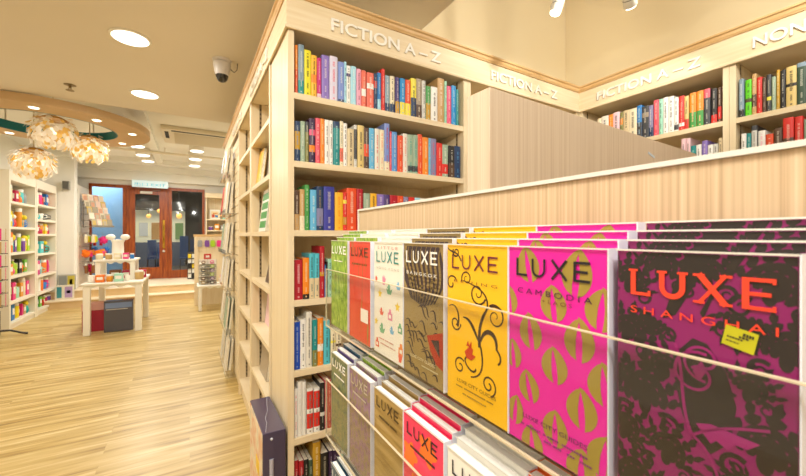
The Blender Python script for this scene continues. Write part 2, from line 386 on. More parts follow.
# ---- continuous sign boards
def letters(t, specs, face):
    for txt, x, w, cap, y, z in specs: fit_text('lettering', txt, WHITE, t, (x, y, z), (PI / 2, 0, 0), w, cap, .004)
def signboard(label, loc, rz, length, specs, ends=(0, 0), fe=(0, 0)):
    t = thing('sign_board', label, 'sign board', loc, rz)
    b = MB(); b.box(fe[0], length + fe[1], -.008, -.0005, 2.262, 2.396, MAPLE_H); b.build('fascia', t)
    e0, e1 = ends                        # mitres: + = outside corner, - = inside corner
    prof = [(0, 2.3965), (.014, 2.3965), (.016, 2.402), (.020, 2.407), (.022, 2.420), (.030, 2.425), (.030, 2.434), (0, 2.434)]
    b = MB(); rows = []
    for xx, s in ((0, -e0), (length, e1)):
        rows.append([(xx + s * p, -p, z) for p, z in prof])
    b.quads(rows, MAPLE_EDGE, True, False); b.face(list(reversed(rows[0])), MAPLE_EDGE); b.face(rows[1], MAPLE_EDGE); b.build('cornice', t)
    prof = [(.0085, 2.252), (.015, 2.254), (.0165, 2.261), (.0135, 2.268), (.0085, 2.271)]
    b = MB(); rows = [[(xx + s * p, -p, z) for p, z in prof] for xx, s in ((0, -e0), (length, e1))]
    b.quads(rows, MAPLE_H, True, False); b.face(list(reversed(rows[0])), MAPLE_H); b.face(rows[1], MAPLE_H); b.build('bead_moulding', t)
    for txt, x, w, cap, z in specs:
        fit_text('lettering', txt, WHITE, t, (x, -.0125, z), (PI / 2, 0, 0), w, cap, .004, .0014)
    return t
xa = [on_y(p, YA - .012)[0] for p in (331, 440.5, 491, 557)]
signboard('maple sign board with white letters FICTION A – Z over the middle bookcases', (.366, YA, 0), 0, XB - .366,
          [('FICTION A – Z', xa[0] - .366, xa[1] - xa[0], .058, 2.299), ('FICTION A – Z', xa[2] - .366, xa[3] - xa[2], .058, 2.299)], (1, -1), (-.0079, -.001))
yb = [on_x(p, XB - .012)[1] for p in (597, 701, 753)]
signboard('maple sign board reading FICTION A – Z and NON FICTION on the right wall', (XB, YA, 0), -PI / 2, 1.75,
          [('FICTION A – Z', YA - yb[0], yb[0] - yb[1], .058, 2.299), ('NON FICTION', YA - yb[2], .52, .058, 2.299)], (-1, 0), (.009, 0))
signboard('maple sign board edge-on above the aisle shelves, left of the corner', (.366, 4.77, 0), -PI / 2, 4.77 - YA,
          [('FICTION A – Z', 4.77 - 3.75, .62, .058, 2.299), ('FICTION A – Z', 4.77 - 2.62, .62, .058, 2.299)], (0, 1), (0, -.001))
b = MB(); b.box(.368, .66, YA + .003, 4.74, 2.4345, 2.449, MAPLE_H); b.box(.661, XB - .004, YA + .003, 1.952, 2.4345, 2.449, MAPLE_H)
b.box(XB + .002, 2.80, -.12, 1.583, 2.4345, 2.449, MAPLE_H); o = b.build('dust_cover'); tag(o, 'flat maple top behind the sign board cornice', 'top board')

# ================================================================== BOOKS
PAGES = noise_mat('page_edges', ['#dfd5bd', '#f1ead8'], (1, 1, 1), 60, 2, .8, .1)
PAGEW = mat('#f3f0ea', .7, .2)
NAMES = {  # colour words -> colour
 'orange': '#ee8a25', 'orange-red': '#e5532a', 'slate': '#8299a8', 'yellow': '#e9dc25', 'amber': '#f2b832', 'magenta': '#c3186f', 'violet': '#8a74c0', 'lavender': '#d9d3e6',
 'periwinkle': '#7e92d2', 'pale blue': '#a9dcec', 'white': '#f1efe9', 'pink': '#f2a6bf', 'salmon': '#e8705a', 'navy': '#243c62', 'blue': '#2f7fc4', 'red': '#d9332b',
 'grey-blue': '#8aa6b6', 'cream': '#ece0c0', 'purple': '#50407a', 'bright blue': '#1e8ed0', 'lemon': '#efe14b', 'taupe': '#a5957f', 'pale grey': '#d5d4cc', 'green': '#4a9a4c', 'tan': '#c79f68',
 'mint': '#9fd6bd', 'hot pink': '#ea5a80', 'teal': '#1f8c8c', 'sage': '#9db39a', 'olive': '#86834a', 'dark purple': '#3b2547', 'coral': '#e5596a', 'sky blue': '#66b6e0', 'beige': '#dcc9a0', 'black': '#262423',
 'straw': '#dcc27c', 'brown': '#5a4130', 'crimson': '#b3202f', 'indigo': '#3c3f9c', 'cornflower': '#5d97d8', 'mauve': '#8684a8', 'dark grey': '#44464a', 'lime': '#64d21e', 'dark green': '#3e5443', 'mustard': '#c6992c', 'royal blue': '#1c4cb8', 'off-white': '#e6e0d2', 'pale pink': '#efc9d0', 'turquoise': '#55bfd0'}
def blend(a, b_, k): return '#' + ''.join('%02x' % int(int(a[i:i + 2], 16) * (1 - k) + int(b_[i:i + 2], 16) * k) for i in (1, 3, 5))
def lum(h): r = rgb(h); return .2126 * r[0] + .7152 * r[1] + .0722 * r[2]
def make_book(name, th, h, d, col, bands=(), tcol=None, loc=(0, 0, 0), rz=0, detail=True, seed=0):
    R = random.Random(seed)
    t = thing(name, '', 'book', loc, rz)
    cm = mat(NAMES[col], .42, .45)
    b = MB(); bt = .0012; n = 6; bul = min(.35 * th, .004)
    def outline():
        o = [(-th / 2, d)]
        for k in range(n + 1):
            a = PI + PI * k / n
            o.append((th / 2 * math.cos(a), bul * (1 + math.sin(a))))
        o.append((th / 2, d)); inn = [(th / 2 - bt, d), (th / 2 - bt, bul + bt), (-th / 2 + bt, bul + bt), (-th / 2 + bt, d)]
        return o, o + inn
    outer, full = outline()
    zs = [0, h]; segs = []
    cuts = sorted(set([0.0, 1.0] + [f for bd in bands for f in bd[:2]]))
    for i in range(len(cuts) - 1):
        mid = (cuts[i] + cuts[i + 1]) / 2; m = cm
        for f0, f1, c in bands:
            if f0 <= mid <= f1: m = mat(NAMES[c], .42, .45)
        rows = [[(p[0], p[1], cuts[i] * h) for p in outer[1:-1]], [(p[0], p[1], cuts[i + 1] * h) for p in outer[1:-1]]]
        b.quads(rows, m, False, True)
    # boards
    for sx in (-1, 1):
        x0, x1 = sx * th / 2, sx * (th / 2 - bt)
        b.box(x0, x1, bul, d, 0, h, cm)
    b.box(-th / 2 + bt, th / 2 - bt, bul * .9, bul + bt, 0, h, cm)
    b.build('cover', t)
    p = MB(); p.box(-th / 2 + bt, th / 2 - bt, bul + bt + .0003, d - .002, .0015, h - .0018, PAGES); p.build('pages', t)
    if detail:
        tc = mat(blend(tcol and NAMES[tcol] or ('#2c2722' if lum(NAMES[col]) > .42 else '#f3ecdd'), NAMES[col], .4), .5)
        s = MB(); y = -.00025; w = th * .29
        z1 = h * R.uniform(.86, .93); z0 = h * R.uniform(.36, .5); z = z1
        while z > z0:                                   # title running down the spine
            l = R.uniform(.0025, .0055)
            if R.random() > .16:
                s.box(-w / 2 * R.uniform(.75, 1), w / 2 * R.uniform(.75, 1), y, y + .0008, z - l, z, tc)
            z -= l + .0018
        s.build('spine_title', t); s = MB(); z = h * R.uniform(.28, .33)
        while z > h * .17:                              # author, smaller
            l = R.uniform(.0025, .0045); s.box(-w * .32, w * .32, y, y + .0008, z - l, z, tc); z -= l + .0015
        s.build('spine_author', t); s = MB(); s.box(-w * .36, w * .36, y, y + .0008, h * .045, h * .045 + w * .7, tc); s.build('spine_emblem', t)
    return t
_seed = [100]
def shelf_books(items, plane, axis, zs, phrase, group, depth=.13, inset=.012):
    """items: (px left, px right, px top, colour[, bands[, title colour]]) measured on the photograph, placed on the real shelf"""
    n = len(items)
    last = None
    for i, it in enumerate(items):
        l, r, top, col = it[:4]; bands = it[4] if len(it) > 4 else (); tc = it[5] if len(it) > 5 else None
        if axis == 'y':
            a, _, z = on_y(l, plane, top); c, _, _ = on_y(r, plane, top)
        else:
            _, c0, z = on_x(l, plane, top); _, a0, _ = on_x(r, plane, top)
            a, c = -c0, -a0
        if last is not None and a < last + .0006: a = last + .0006
        c = max(c, a + .006); last = c
        th = c - a - .0006; h = min(max(z - zs - .001, .11), .268); mid = (a + c) / 2
        _seed[0] += 1; R = random.Random(_seed[0])
        back = R.uniform(0, .006)
        loc = (mid, plane + back, zs + .0006) if axis == 'y' else (plane + back, -mid, zs + .0006)
        t = make_book('book', th, h, depth + R.uniform(-.006, .01), col, bands, tc, loc, 0 if axis == 'y' else -PI / 2, True, _seed[0])
        if bands and bands[0][2] != col: desc = '%s and %s paperback' % (col, bands[0][2])
        else: desc = col + ' paperback'
        t['label'] = '%s, %s on %s' % (desc, place_word(i, n), phrase); t['group'] = group
YB = YA + .012
G = 'paperbacks on the shelves'
A1 = [(295.4, 298.2, 44, 'orange', [(0, .5, 'orange-red')]), (298.4, 304.3, 43.6, 'slate', [(0, .28, 'teal')], 'white'), (304.6, 311.7, 48.4, 'yellow', (), 'black'), (311.8, 317.4, 53.8, 'amber', [(.35, .55, 'orange')]), (317.6, 322, 56.8, 'magenta', [(0, .12, 'pale pink')]),
 (322, 329.7, 53.8, 'violet'), (330, 338, 55, 'lavender', (), 'coral'), (338.6, 344.4, 60.9, 'periwinkle', [(0, .08, 'navy')]), (344.5, 346.9, 61, 'pale blue'), (347, 351.3, 64.5, 'white', [(.72, .8, 'purple')]), (351.4, 356.9, 65, 'pale blue', (), 'white'), (357.1, 361.6, 68, 'pink'), (361.8, 366.4, 69.8, 'salmon', [(.3, .5, 'white')], 'cream'), (367.3, 374.2, 71.6, 'salmon', [(.55, .7, 'white')]),
 (374.7, 377.9, 72.6, 'navy', [(.6, .8, 'red')]), (378.2, 381.7, 71.8, 'blue', [(0, .3, 'pale blue')]), (381.9, 385.3, 68.2, 'red'), (385.7, 390.3, 74.5, 'grey-blue', [(0, .25, 'navy')]), (390.8, 395.4, 75, 'cream', [(0, .25, 'navy')]), (396, 400, 76.5, 'purple', [(0, .35, 'mustard')]), (400.4, 405.5, 77.6, 'bright blue', [(0, .35, 'lemon')], 'white'), (405.9, 411.2, 78.9, 'orange-red', [(0, .35, 'lemon')]),
 (411.3, 416.6, 77.6, 'lemon', [(0, .5, 'navy')]), (416.9, 422.7, 77.6, 'taupe', [(0, .35, 'brown')], 'cream'), (422.8, 426.5, 79.7, 'pale grey'), (426.7, 431.3, 85.2, 'green', [(0, .5, 'mustard')]), (431.4, 437.9, 86, 'white'), (438.5, 445.2, 77, 'tan'), (445.3, 447.5, 80.5, 'mint'), (447.6, 451.9, 85.2, 'hot pink'), (452, 456.6, 84.9, 'bright blue'), (456.7, 459.2, 89, 'teal')]
shelf_books(A1, YB, 'y', LV[0], 'top shelf beneath FICTION sign', 'fiction paperbacks on the top shelf')
A2 = [(294.9, 300.5, 120.2, 'navy', [(.3, .75, 'mustard')], 'pale grey'), (300.7, 305.5, 120.5, 'sage'), (305.7, 309.3, 121.2, 'olive', [(.75, 1, 'dark grey')]), (309.5, 315.6, 117.5, 'dark purple', [(.25, .4, 'orange'), (.62, .75, 'hot pink')]), (315.7, 320.4, 117.6, 'coral'), (320.5, 324.8, 118.2, 'orange'), (324.9, 329.5, 119.3, 'white'), (329.6, 333.5, 119.8, 'white'), (333.8, 340.2, 120.6, 'teal', [(.85, 1, 'navy')], 'white'),
 (340.3, 343.8, 120.6, 'cream', [(.1, .4, 'salmon')]), (343.9, 347.8, 122.5, 'white'), (347.9, 354.5, 128, 'beige'), (354.6, 357.9, 124.3, 'pale grey', [(.2, .9, 'dark grey')]), (358, 364.3, 124.7, 'straw'), (364.4, 369.5, 127, 'brown', [(.3, .6, 'orange-red')]), (369.6, 374.9, 127.5, 'sky blue'), (375.2, 379.8, 128.2, 'off-white', (), 'red'), (380.2, 385, 129, 'cream', (), 'salmon'), (385.1, 390.2, 122.7, 'periwinkle', [(0, .2, 'cream')], 'red'), (390.5, 392.5, 131, 'coral'),
 (392.6, 398, 131, 'cornflower'), (398.1, 403.4, 135, 'orange-red'), (403.5, 408.3, 133, 'off-white', (), 'salmon'), (408.5, 413.9, 134, 'sage', [(.05, .2, 'dark grey')], 'teal'), (414, 418.6, 134.2, 'sage', [(.05, .2, 'dark grey')], 'teal'), (418.7, 423, 133.7, 'orange-red'), (423.1, 429, 136.7, 'orange'), (429.1, 431, 137.8, 'sky blue'), (431.1, 436.8, 138, 'mauve', (), 'coral'), (436.9, 442.7, 142.5, 'red', (), 'cream'), (442.8, 448.7, 144, 'sage', [(.1, .4, 'red')]),
 (449.2, 454.9, 145.3, 'black', [(0, .45, 'brown')]), (455, 460.7, 145.7, 'navy', (), 'sky blue')]
shelf_books(A2, YB, 'y', LV[1], 'second shelf beneath FICTION sign', 'fiction paperbacks on the second shelf')
A3 = [(294.5, 299.7, 190, 'brown', [(0, .4, 'tan')]), (299.8, 304.9, 189, 'tan', [(0, .35, 'cream')]), (305, 309.9, 184.4, 'green'), (310.5, 316.9, 189.4, 'sky blue'), (317, 323.8, 186, 'navy', [(.1, .5, 'mauve')], 'tan'), (324.2, 335, 186, 'indigo', (), 'cream'), (335.4, 343.4, 192, 'amber', (), 'orange'), (343.5, 347.2, 192, 'red', [(.7, .8, 'lemon'), (.15, .35, 'mustard')], 'white'), (347.3, 357.2, 187.6, 'orange-red'), (357.3, 363.5, 188.5, 'crimson', (), 'cream'),
 (364, 370.3, 193, 'sage'), (370.9, 377.6, 193, 'amber'), (378, 384.7, 193.9, 'violet'), (384.8, 390.6, 194.3, 'purple'), (390.7, 398, 195, 'crimson'), (398.2, 404, 195.5, 'orange-red'), (404.1, 409, 196.5, 'mauve'), (409.2, 415, 197, 'red'), (415.2, 421, 197.5, 'pale blue'), (421.2, 427, 198, 'off-white')]
shelf_books(A3, YB, 'y', LV[2], 'third shelf beneath FICTION sign', 'fiction paperbacks on the third shelf')
A4 = [(294.4, 303, 259.9, 'crimson', (), 'white'), (303.1, 309.6, 258, 'orange', [(0, .12, 'black')]), (309.7, 314.8, 253.5, 'turquoise', [(0, .45, 'beige')]), (314.9, 319.9, 253.5, 'turquoise', [(0, .45, 'beige')]), (320, 324.8, 246.2, 'crimson', [(.42, .5, 'mustard')]), (324.9, 326.6, 265, 'blue'), (326.7, 328, 262, 'black'), (328.1, 332.6, 259, 'mint'), (333, 338, 262, 'mint')]
shelf_books(A4, YB, 'y', LV[3], 'fourth shelf beside the guidebook rack', 'fiction paperbacks on the fourth shelf')
A5 = [(294.5, 300.5, 322.7, 'royal blue', (), 'pale grey'), (300.6, 306.5, 320, 'white'), (306.6, 312.4, 312.6, 'off-white'), (312.7, 317.7, 320, 'teal', [(0, .35, 'olive')]), (317.8, 323.7, 318.5, 'orange', [(.3, .45, 'white')]), (324, 330.2, 321, 'turquoise'), (331, 336, 330, 'cream', [(.6, .68, 'lemon')]), (336.4, 342, 331, 'cream', [(.5, .58, 'brown')])]
shelf_books(A5, YB, 'y', LV[4], 'fifth shelf beside the guidebook rack', 'fiction paperbacks on the fifth shelf')
A6 = [(294.5, 297.8, 389.5, 'white', (), 'coral'), (297.9, 302.6, 382.5, 'white', (), 'pale grey'), (302.7, 306.5, 382.5, 'white', (), 'pale grey'), (307, 313.4, 389.5, 'white', [(.12, .45, 'red'), (.55, .95, 'red')]), (314.2, 320.2, 389.5, 'white', [(.12, .45, 'red'), (.55, .95, 'red')]), (320.4, 325.2, 383.6, 'black', [(.3, .38, 'pale grey')]), (325.3, 328.2, 381, 'coral'), (328.3, 331.5, 381, 'crimson'), (331.8, 337, 386, 'pink')]
shelf_books(A6, YB, 'y', LV[5], 'sixth shelf beside the guidebook rack', 'fiction paperbacks on the sixth shelf')
A7 = [(294.5, 299, 462, 'crimson', [(.2, .7, 'black')], 'white'), (299.2, 304, 462, 'crimson', [(.2, .7, 'black')], 'white'), (304.3, 308.8, 461, 'black'), (309, 313, 461, 'dark green'), (313.3, 321, 439, 'mustard'), (321.4, 329, 455, 'black', (), 'cream'), (329.4, 333.4, 452, 'dark purple', (), 'lavender'), (333.6, 337.4, 452, 'dark purple', (), 'lavender'), (337.6, 341.5, 453, 'dark purple', (), 'lavender'), (342, 345, 455, 'mint'), (345.4, 350, 458, 'orange')]
shelf_books(A7, YB, 'y', LV[6], 'lowest shelf beside the guidebook rack', 'fiction paperbacks on the lowest shelf')
XBk = XB + .012
B1 = [(597, 601, 119, 'cream'), (601, 608, 117, 'off-white'), (608, 612.5, 115, 'orange'), (612.6, 618.9, 113, 'pale pink'), (619.5, 622.5, 112.5, 'olive', [(.6, .8, 'orange')]), (622.6, 628.6, 111, 'beige'), (628.7, 636.2, 109.5, 'cream'), (636.3, 641.2, 106, 'blue', [(0, .5, 'dark grey')]), (641.3, 648.2, 107, 'dark grey', [(.65, .8, 'taupe')]), (648.3, 652.6, 106, 'mauve', [(0, .3, 'navy')]), (653, 658.2, 100.5, 'coral'), (658.5, 662.5, 99.5, 'mint'), (662.6, 667.9, 98, 'white'), (668, 673.4, 96.8, 'white'), (673.6, 678, 98, 'white', [(.05, .2, 'dark grey')]),
 (678.3, 683.9, 96.5, 'red', [(.12, .22, 'white')]), (684, 688.4, 96.5, 'straw', [(0, .3, 'red')]), (688.8, 695.6, 93.5, 'orange', [(0, .45, 'green')]), (696, 703, 91.5, 'orange', [(0, .45, 'green')]), (703.5, 709.8, 89.5, 'dark grey', [(.75, 1, 'coral')]), (710.4, 716.4, 89, 'black', [(0, .25, 'red')], 'off-white'), (717, 721, 87.5, 'brown', [(.1, .45, 'red')])]
shelf_books(B1, XBk, 'x', LB[0], 'upper shelf in right corner', 'books on the right wall upper shelf')
B2 = [(738.6, 743.7, 79.6, 'slate', [(0, .2, 'black')]), (744.6, 751.2, 80.2, 'lime', [(.38, .48, 'brown')]), (751.3, 756.1, 74.5, 'tan', [(.2, .5, 'brown')]), (756.2, 761.8, 77.5, 'red'), (762, 766, 78, 'brown'), (766.2, 771, 75, 'dark grey', [(.3, .4, 'lemon')], 'cream'), (771.2, 775.6, 77, 'sage'), (775.7, 779.5, 70, 'mustard'), (779.7, 785.5, 70.5, 'black'), (785.6, 796.4, 67.5, 'straw', [(.5, .58, 'black')]), (796.6, 806.5, 63.5, 'dark green', [(.9, 1, 'slate')]), (807, 815, 60, 'navy'), (815.5, 824, 57, 'crimson'), (825, 834, 55, 'cream')]
shelf_books(B2, XBk, 'x', LB[0], 'right wall upper shelf nearest viewer', 'books on the right wall upper shelf')
B3 = [(681, 685.4, 139, 'pale pink'), (685.6, 690, 138.5, 'pale pink'), (690.3, 695.5, 146, 'teal'), (695.7, 701, 145, 'white'), (701.4, 707, 141, 'violet'), (707.2, 712.6, 145, 'white'), (712.8, 717.6, 144, 'pale grey'), (718, 722, 138, 'beige')]
shelf_books(B3, XBk, 'x', LB[1], 'second shelf in right corner', 'books on the right wall second shelf')
B4 = [(740.9, 746, 134, 'white'), (746.1, 751, 133.5, 'teal'), (751.2, 757, 126, 'dark grey', [(.4, .9, 'pale grey')]), (757.5, 765, 131, 'white', (), 'pink'), (765.2, 773, 134.5, 'orange-red'), (773.2, 782, 128.5, 'brown'), (782.6, 793.6, 118.5, 'red', [(.1, .62, 'brown')]), (794.4, 803, 117, 'red'), (803.4, 812, 119, 'sage'), (813, 822, 116, 'cream')]
shelf_books(B4, XBk, 'x', LB[1], 'right wall second shelf nearest viewer', 'books on the right wall second shelf')

# ================================================================== GUIDEBOOK RACK
CF = .262                                   # front face of the first guidebook in a row
ROW, STEP, BH, BT, BWD = .0135, .0067, .178, .0112, .0935
PX0 = .343
t = thing('display_gondola', 'maple display gondola with striped back panel carrying the tiered guidebooks', 'display stand', (.35, .2, 0))
b = MB(); b.box(PX0 - .35, .012, -.62, .575, .10, 1.412, ZEBRA); b.build('back_panel', t)
WEDGE = mat('#dfdbd0', .35, .5)
b = MB(); b.box(PX0 - .353, .015, -.62, .5782, 1.4122, 1.4165, WEDGE); b.box(PX0 - .353, .015, .5752, .5784, .10, 1.412, WEDGE); b.build('edge_trim', t)
b = MB(); b.box(-.12, .30, -.61, .57, .002, .098, MAPLE_H); b.build('plinth', t)
b = MB(); b.box(.013, .30, -.61, .57, .10, 1.25, ZEBRA2); b.build('rear_cabinet', t)
b = MB(); b.box(-.115, PX0 - .351, -.60, .565, .0985, .42, ZEBRA2); b.build('base_cabinet', t)
TIERS = [1.354 - .0103, 1.354 - .0103 - .238, 1.354 - .0103 - .476]
for k, zt in enumerate(TIERS):
    # a clear acrylic pocket: front lip, stepped floor and its thick pale edges
    a = thing('acrylic_pocket', '%s clear acrylic book pocket across the guidebook rack' % ['topmost', 'middle', 'lowest'][k], 'acrylic shelf', (0, 0, 0), 0, 'clear pockets on the guidebook rack')
    zb = zt - BH - .0015; y0, y1 = -.05, .752
    lip = zt - .062
    b = MB(); b.box(CF - .0085, CF - .0055, y0, y1, zb - .003, lip, ACRYL)
    b.build('front_lip', a)
    b = MB(); b.box(CF - .0086, CF - .0053, y0, y1, lip + .0001, lip + .0011, AC_EDGE); b.box(CF - .0085, CF - .0055, y1 + .0001, y1 + .001, zb - .003, lip, AC_EDGE); b.build('lip_edge', a)
    pr = [(CF - .0054, zb - .003)]
    for r in range(4):
        x = CF - .002 + r * ROW
        if r: pr += [(x, zb + (r - 1) * STEP), (x, zb + r * STEP)]
        else: pr += [(CF - .0054, zb)]
    pr += [(PX0 - .002, zb + 3 * STEP), (PX0 - .002, zb - .003)]
    b = MB(); b.prism(pr, y0, y1, ACRYL, 'y'); b.build('stepped_floor', a)
    b = MB(); b.box(CF - .0086, CF - .0056, y0, y1, zb - .0055, zb - .0032, AC_EDGE); b.build('floor_edge', a)

# ---- cover art: local x = reading direction, front faces -y, all inside the cover mesh
W, H = BWD, BH
def U(u, v): return (u * W, (1 - v) * H)     # u from left, v from the top
INKY = -.00025
def leafhalf(cx, cz, l, w, ang, side):
    p = []; g = .0007; n = 16
    for i in range(n + 1):                       # outer edge, top to bottom, a rounded half lens
        s = i / n; x = w * (math.sin(PI * s) ** .62) * (.80 + .32 * s); p.append((side * (g + x), (.5 - s) * l * (1 if side > 0 else .94)))
    for s in (.78, .5, .22): p.append((side * (g + .16 * w * math.sin(PI * s)), (.5 - s) * l))
    ca, sa = math.cos(ang + side * .09), math.sin(ang + side * .09)
    return [(cx + q[0] * ca - q[1] * sa, cz + q[0] * sa + q[1] * ca) for q in p]
def clip(poly):
    def cut(P_, ax, lim, sg):
        o = []
        for i in range(len(P_)):
            a, b_ = P_[i], P_[(i + 1) % len(P_)]
            ia, ib = sg * (a[ax] - lim) <= 0, sg * (b_[ax] - lim) <= 0
            if ia: o.append(a)
            if ia != ib:
                k = (lim - a[ax]) / (b_[ax] - a[ax]); q = [a[0] + k * (b_[0] - a[0]), a[1] + k * (b_[1] - a[1])]; q[ax] = lim; o.append(tuple(q))
        return o
    for ax, lim, sg in ((0, .0004, -1), (0, W - .0004, 1), (1, .0004, -1), (1, H - .0004, 1)):
        poly = cut(poly, ax, lim, sg)
        if len(poly) < 3: return None
    return poly
def art(b, poly, m, lay=1):
    q = clip(poly)
    if q: b.flat(q, INKY * lay, m)
def rib(b, pts, w, m, lay=1):
    """tapered stroke, clipped to the cover piece by piece"""
    n = len(pts)
    for i in range(n - 1):
        (x0, z0), (x1, z1) = pts[i], pts[i + 1]; l = math.hypot(x1 - x0, z1 - z0) or 1e-9; nx, nz = -(z1 - z0) / l, (x1 - x0) / l
        a = (w(i / (n - 1)) if callable(w) else w) / 2; c = (w((i + 1) / (n - 1)) if callable(w) else w) / 2
        e = .12 * l; ex, ez = (x1 - x0) / l * e, (z1 - z0) / l * e
        art(b, [(x0 + nx * a - ex, z0 + nz * a - ez), (x1 + nx * c + ex, z1 + nz * c + ez), (x1 - nx * c + ex, z1 - nz * c + ez), (x0 - nx * a - ex, z0 - nz * a - ez)], m, lay)
def spiral(cx, cz, r0, r1, a0, turns, n=26):
    return [(cx + (r0 + (r1 - r0) * i / n) * math.cos(a0 + turns * 2 * PI * i / n), cz + (r0 + (r1 - r0) * i / n) * math.sin(a0 + turns * 2 * PI * i / n)) for i in range(n + 1)]
def bez(p0, p1, p2, p3, n=16):
    o = []
    for i in range(n + 1):
        t_ = i / n; k = 1 - t_
        o.append(tuple(k ** 3 * p0[j] + 3 * k * k * t_ * p1[j] + 3 * k * t_ * t_ * p2[j] + t_ ** 3 * p3[j] for j in (0, 1)))
    return o
def luxe(parent, m, u0, u1, v0, v1, wt=.011, serif=False, name='title', y=-.0011):
    """the four big title letters, cut from flat strokes"""
    b = MB(); x0, x1 = u0 * W, u1 * W; zt, zb = (1 - v0) * H, (1 - v1) * H; h = zt - zb; w = wt * W * (1.15 if serif else 1)
    tw = w * (.62 if serif else 1)
    def bar(ax, az, bx, bz, ww, cap=0):
        dx, dz = bx - ax, bz - az; l = math.hypot(dx, dz); nx, nz = -dz / l * ww / 2, dx / l * ww / 2
        P4 = [(ax + nx, az + nz), (bx + nx, bz + nz), (bx - nx, bz - nz), (ax - nx, az - nz)]
        b.prism([(p[0], p[1]) for p in P4], y, y + .0004, m, 'y')
    L = x1 - x0; wl = .17 * L; wu = .2 * L; wx = .22 * L; we = .19 * L; gap = (L - wl - wu - wx - we) / 3
    sf = w * .42 if serif else 0
    def srf(x, z): b.box(x - w / 2 - sf, x + w / 2 + sf, y - .0001, y + .0003, z - tw * .35, z + tw * .35, m)
    x = x0
    bar(x + w / 2, zt, x + w / 2, zb, w); bar(x, zb + tw / 2, x + wl, zb + tw / 2, tw)                       # L
    if serif: srf(x + w / 2, zt - tw * .3); b.box(x + wl - tw * .7, x + wl, y - .0001, y + .0003, zb, zb + h * .2, m)
    x += wl + gap; r = wu / 2 - w / 2; pts = [(x + w / 2, zt)]                                             # U
    for i in range(15):
        a = PI + PI * i / 14; pts.append((x + wu / 2 + r * math.cos(a), zb + r + w / 2 + r * math.sin(a)))
    pts.append((x + wu - w / 2, zt)); b.ribbon(pts, w, y, m)
    if serif: srf(x + w / 2, zt - tw * .3); srf(x + wu - w / 2, zt - tw * .3)
    x += wu + gap                                                                                        # X
    bar(x + w * .5, zt, x + wx - w * .5, zb, w); bar(x + wx - w * .5, zt, x + w * .5, zb, tw)
    if serif:
        for xx in (x + w * .5, x + wx - w * .5): srf(xx, zt - tw * .3); srf(xx, zb + tw * .3)
    x += wx + gap                                                                                        # E
    bar(x + w / 2, zt, x + w / 2, zb, w)
    for z, k in ((zt - tw / 2, 1), ((zt + zb) / 2, .86), (zb + tw / 2, 1)): bar(x, z, x + we * k, z, tw)
    if serif: b.box(x + we - tw * .7, x + we, y - .0001, y + .0003, zb, zb + h * .17, m); b.box(x + we - tw * .7, x + we, y - .0001, y + .0003, zt - h * .17, zt, m)
    return b.build(name, parent)
def words(parent, txt, m, u0, u1, v, cap, name='lettering', bold=0):
    return fit_text(name, txt, m, parent, (u0 * W, -.0011, (1 - v) * H), (PI / 2, 0, 0), (u1 - u0) * W, cap, 0, bold)
def ticks(parent, m, rows, seed=1, name='small_print'):
    R = random.Random(seed); b = MB()
    for u0, u1, v, cap in rows:
        x = u0 * W
        while x < u1 * W:
            l = R.uniform(.0009, .0021)
            if R.random() > .12: b.box(x, x + l, -.0011, -.0009, (1 - v) * H, (1 - v) * H + cap, m)
            x += l + .0006
    return b.build(name, parent)
def guide(name, base, draw=None, detail=None, page=PAGEW):
    """one shrink-wrapped guidebook at the origin: x 0..W, y 0..BT, z 0..H"""
    t = thing(name, '', 'guidebook', (0, 0, 0), -PI / 2)
    b = MB(); b.box(0, W, 0, .0007, 0, H, base); b.box(0, W, BT - .0007, BT, 0, H, base); b.box(0, .0007, .0007, BT - .0007, 0, H, base)
    if draw: draw(b)
    b.build('cover', t)
    p = MB(); p.box(.001, W - .0012, .0009, BT - .0009, .001, H - .0006, page); p.build('pages', t)
    s = MB(); e = .0006
    s.box(-.0004, W + .0003, -.0017, -.0012, H + .0001, H + .0012, WEDGE); s.box(W + .0004, W + .0012, -.0014, BT, 0, H + .0012, SLEEVE)
    s.build('sleeve_edge', t)
    if detail: detail(t)
    return t
SLEEVE = mat('#e9eaf6', .25, .5)
INK = mat('#241f24', .45); INKW = mat('#f5f2ea', .45); GOLD = mat('#9c8638', .45, .4, .3)

# Cambodia: magenta with split golden leaves
MAG = mat('#de0c9c', .38, .45, .35)
def d_cam(b):
    for u, v, l, w, a in [(.23, .085, .034, .0115, .2), (.74, .105, .040, .0125, -.1), (.51, .26, .032, .0120, .12), (.26, .42, .034, .0115, .15), (.76, .40, .036, .0125, .0), (.95, .25, .034, .0125, -.1), (.52, .55, .032, .0120, .1), (.24, .70, .030, .0105, .25), (.78, .70, .034, .0125, .05), (.53, .845, .032, .0115, .0), (.97, .56, .034, .0125, .1), (.97, .86, .034, .0125, -.1), (.28, .975, .032, .011, .1), (.78, .965, .034, .0125, .0), (.05, .56, .028, .009, .1), (.08, .85, .028, .009, -.1), (.0, .28, .028, .009, .1)]:
        for s in (-1, 1): art(b, leafhalf(u * W, (1 - v) * H, l, w, a, s), GOLD)
def t_cam(t):
    luxe(t, INK, .10, .86, .055, .146, .022); words(t, 'C A M B O D I A', mat('#3a123e', .5), .12, .88, .233, .0048)
    words(t, '+ L A O S', mat('#6a3a30', .5), .40, .70, .265, .0032); words(t, 'LUXE CITY GUIDES', mat('#4a1a4c', .5), .18, .84, .865, .0038); ticks(t, mat('#7a2c74', .5), [(.16, .82, .905, .0014), (.42, .86, .935, .0014)], 3)
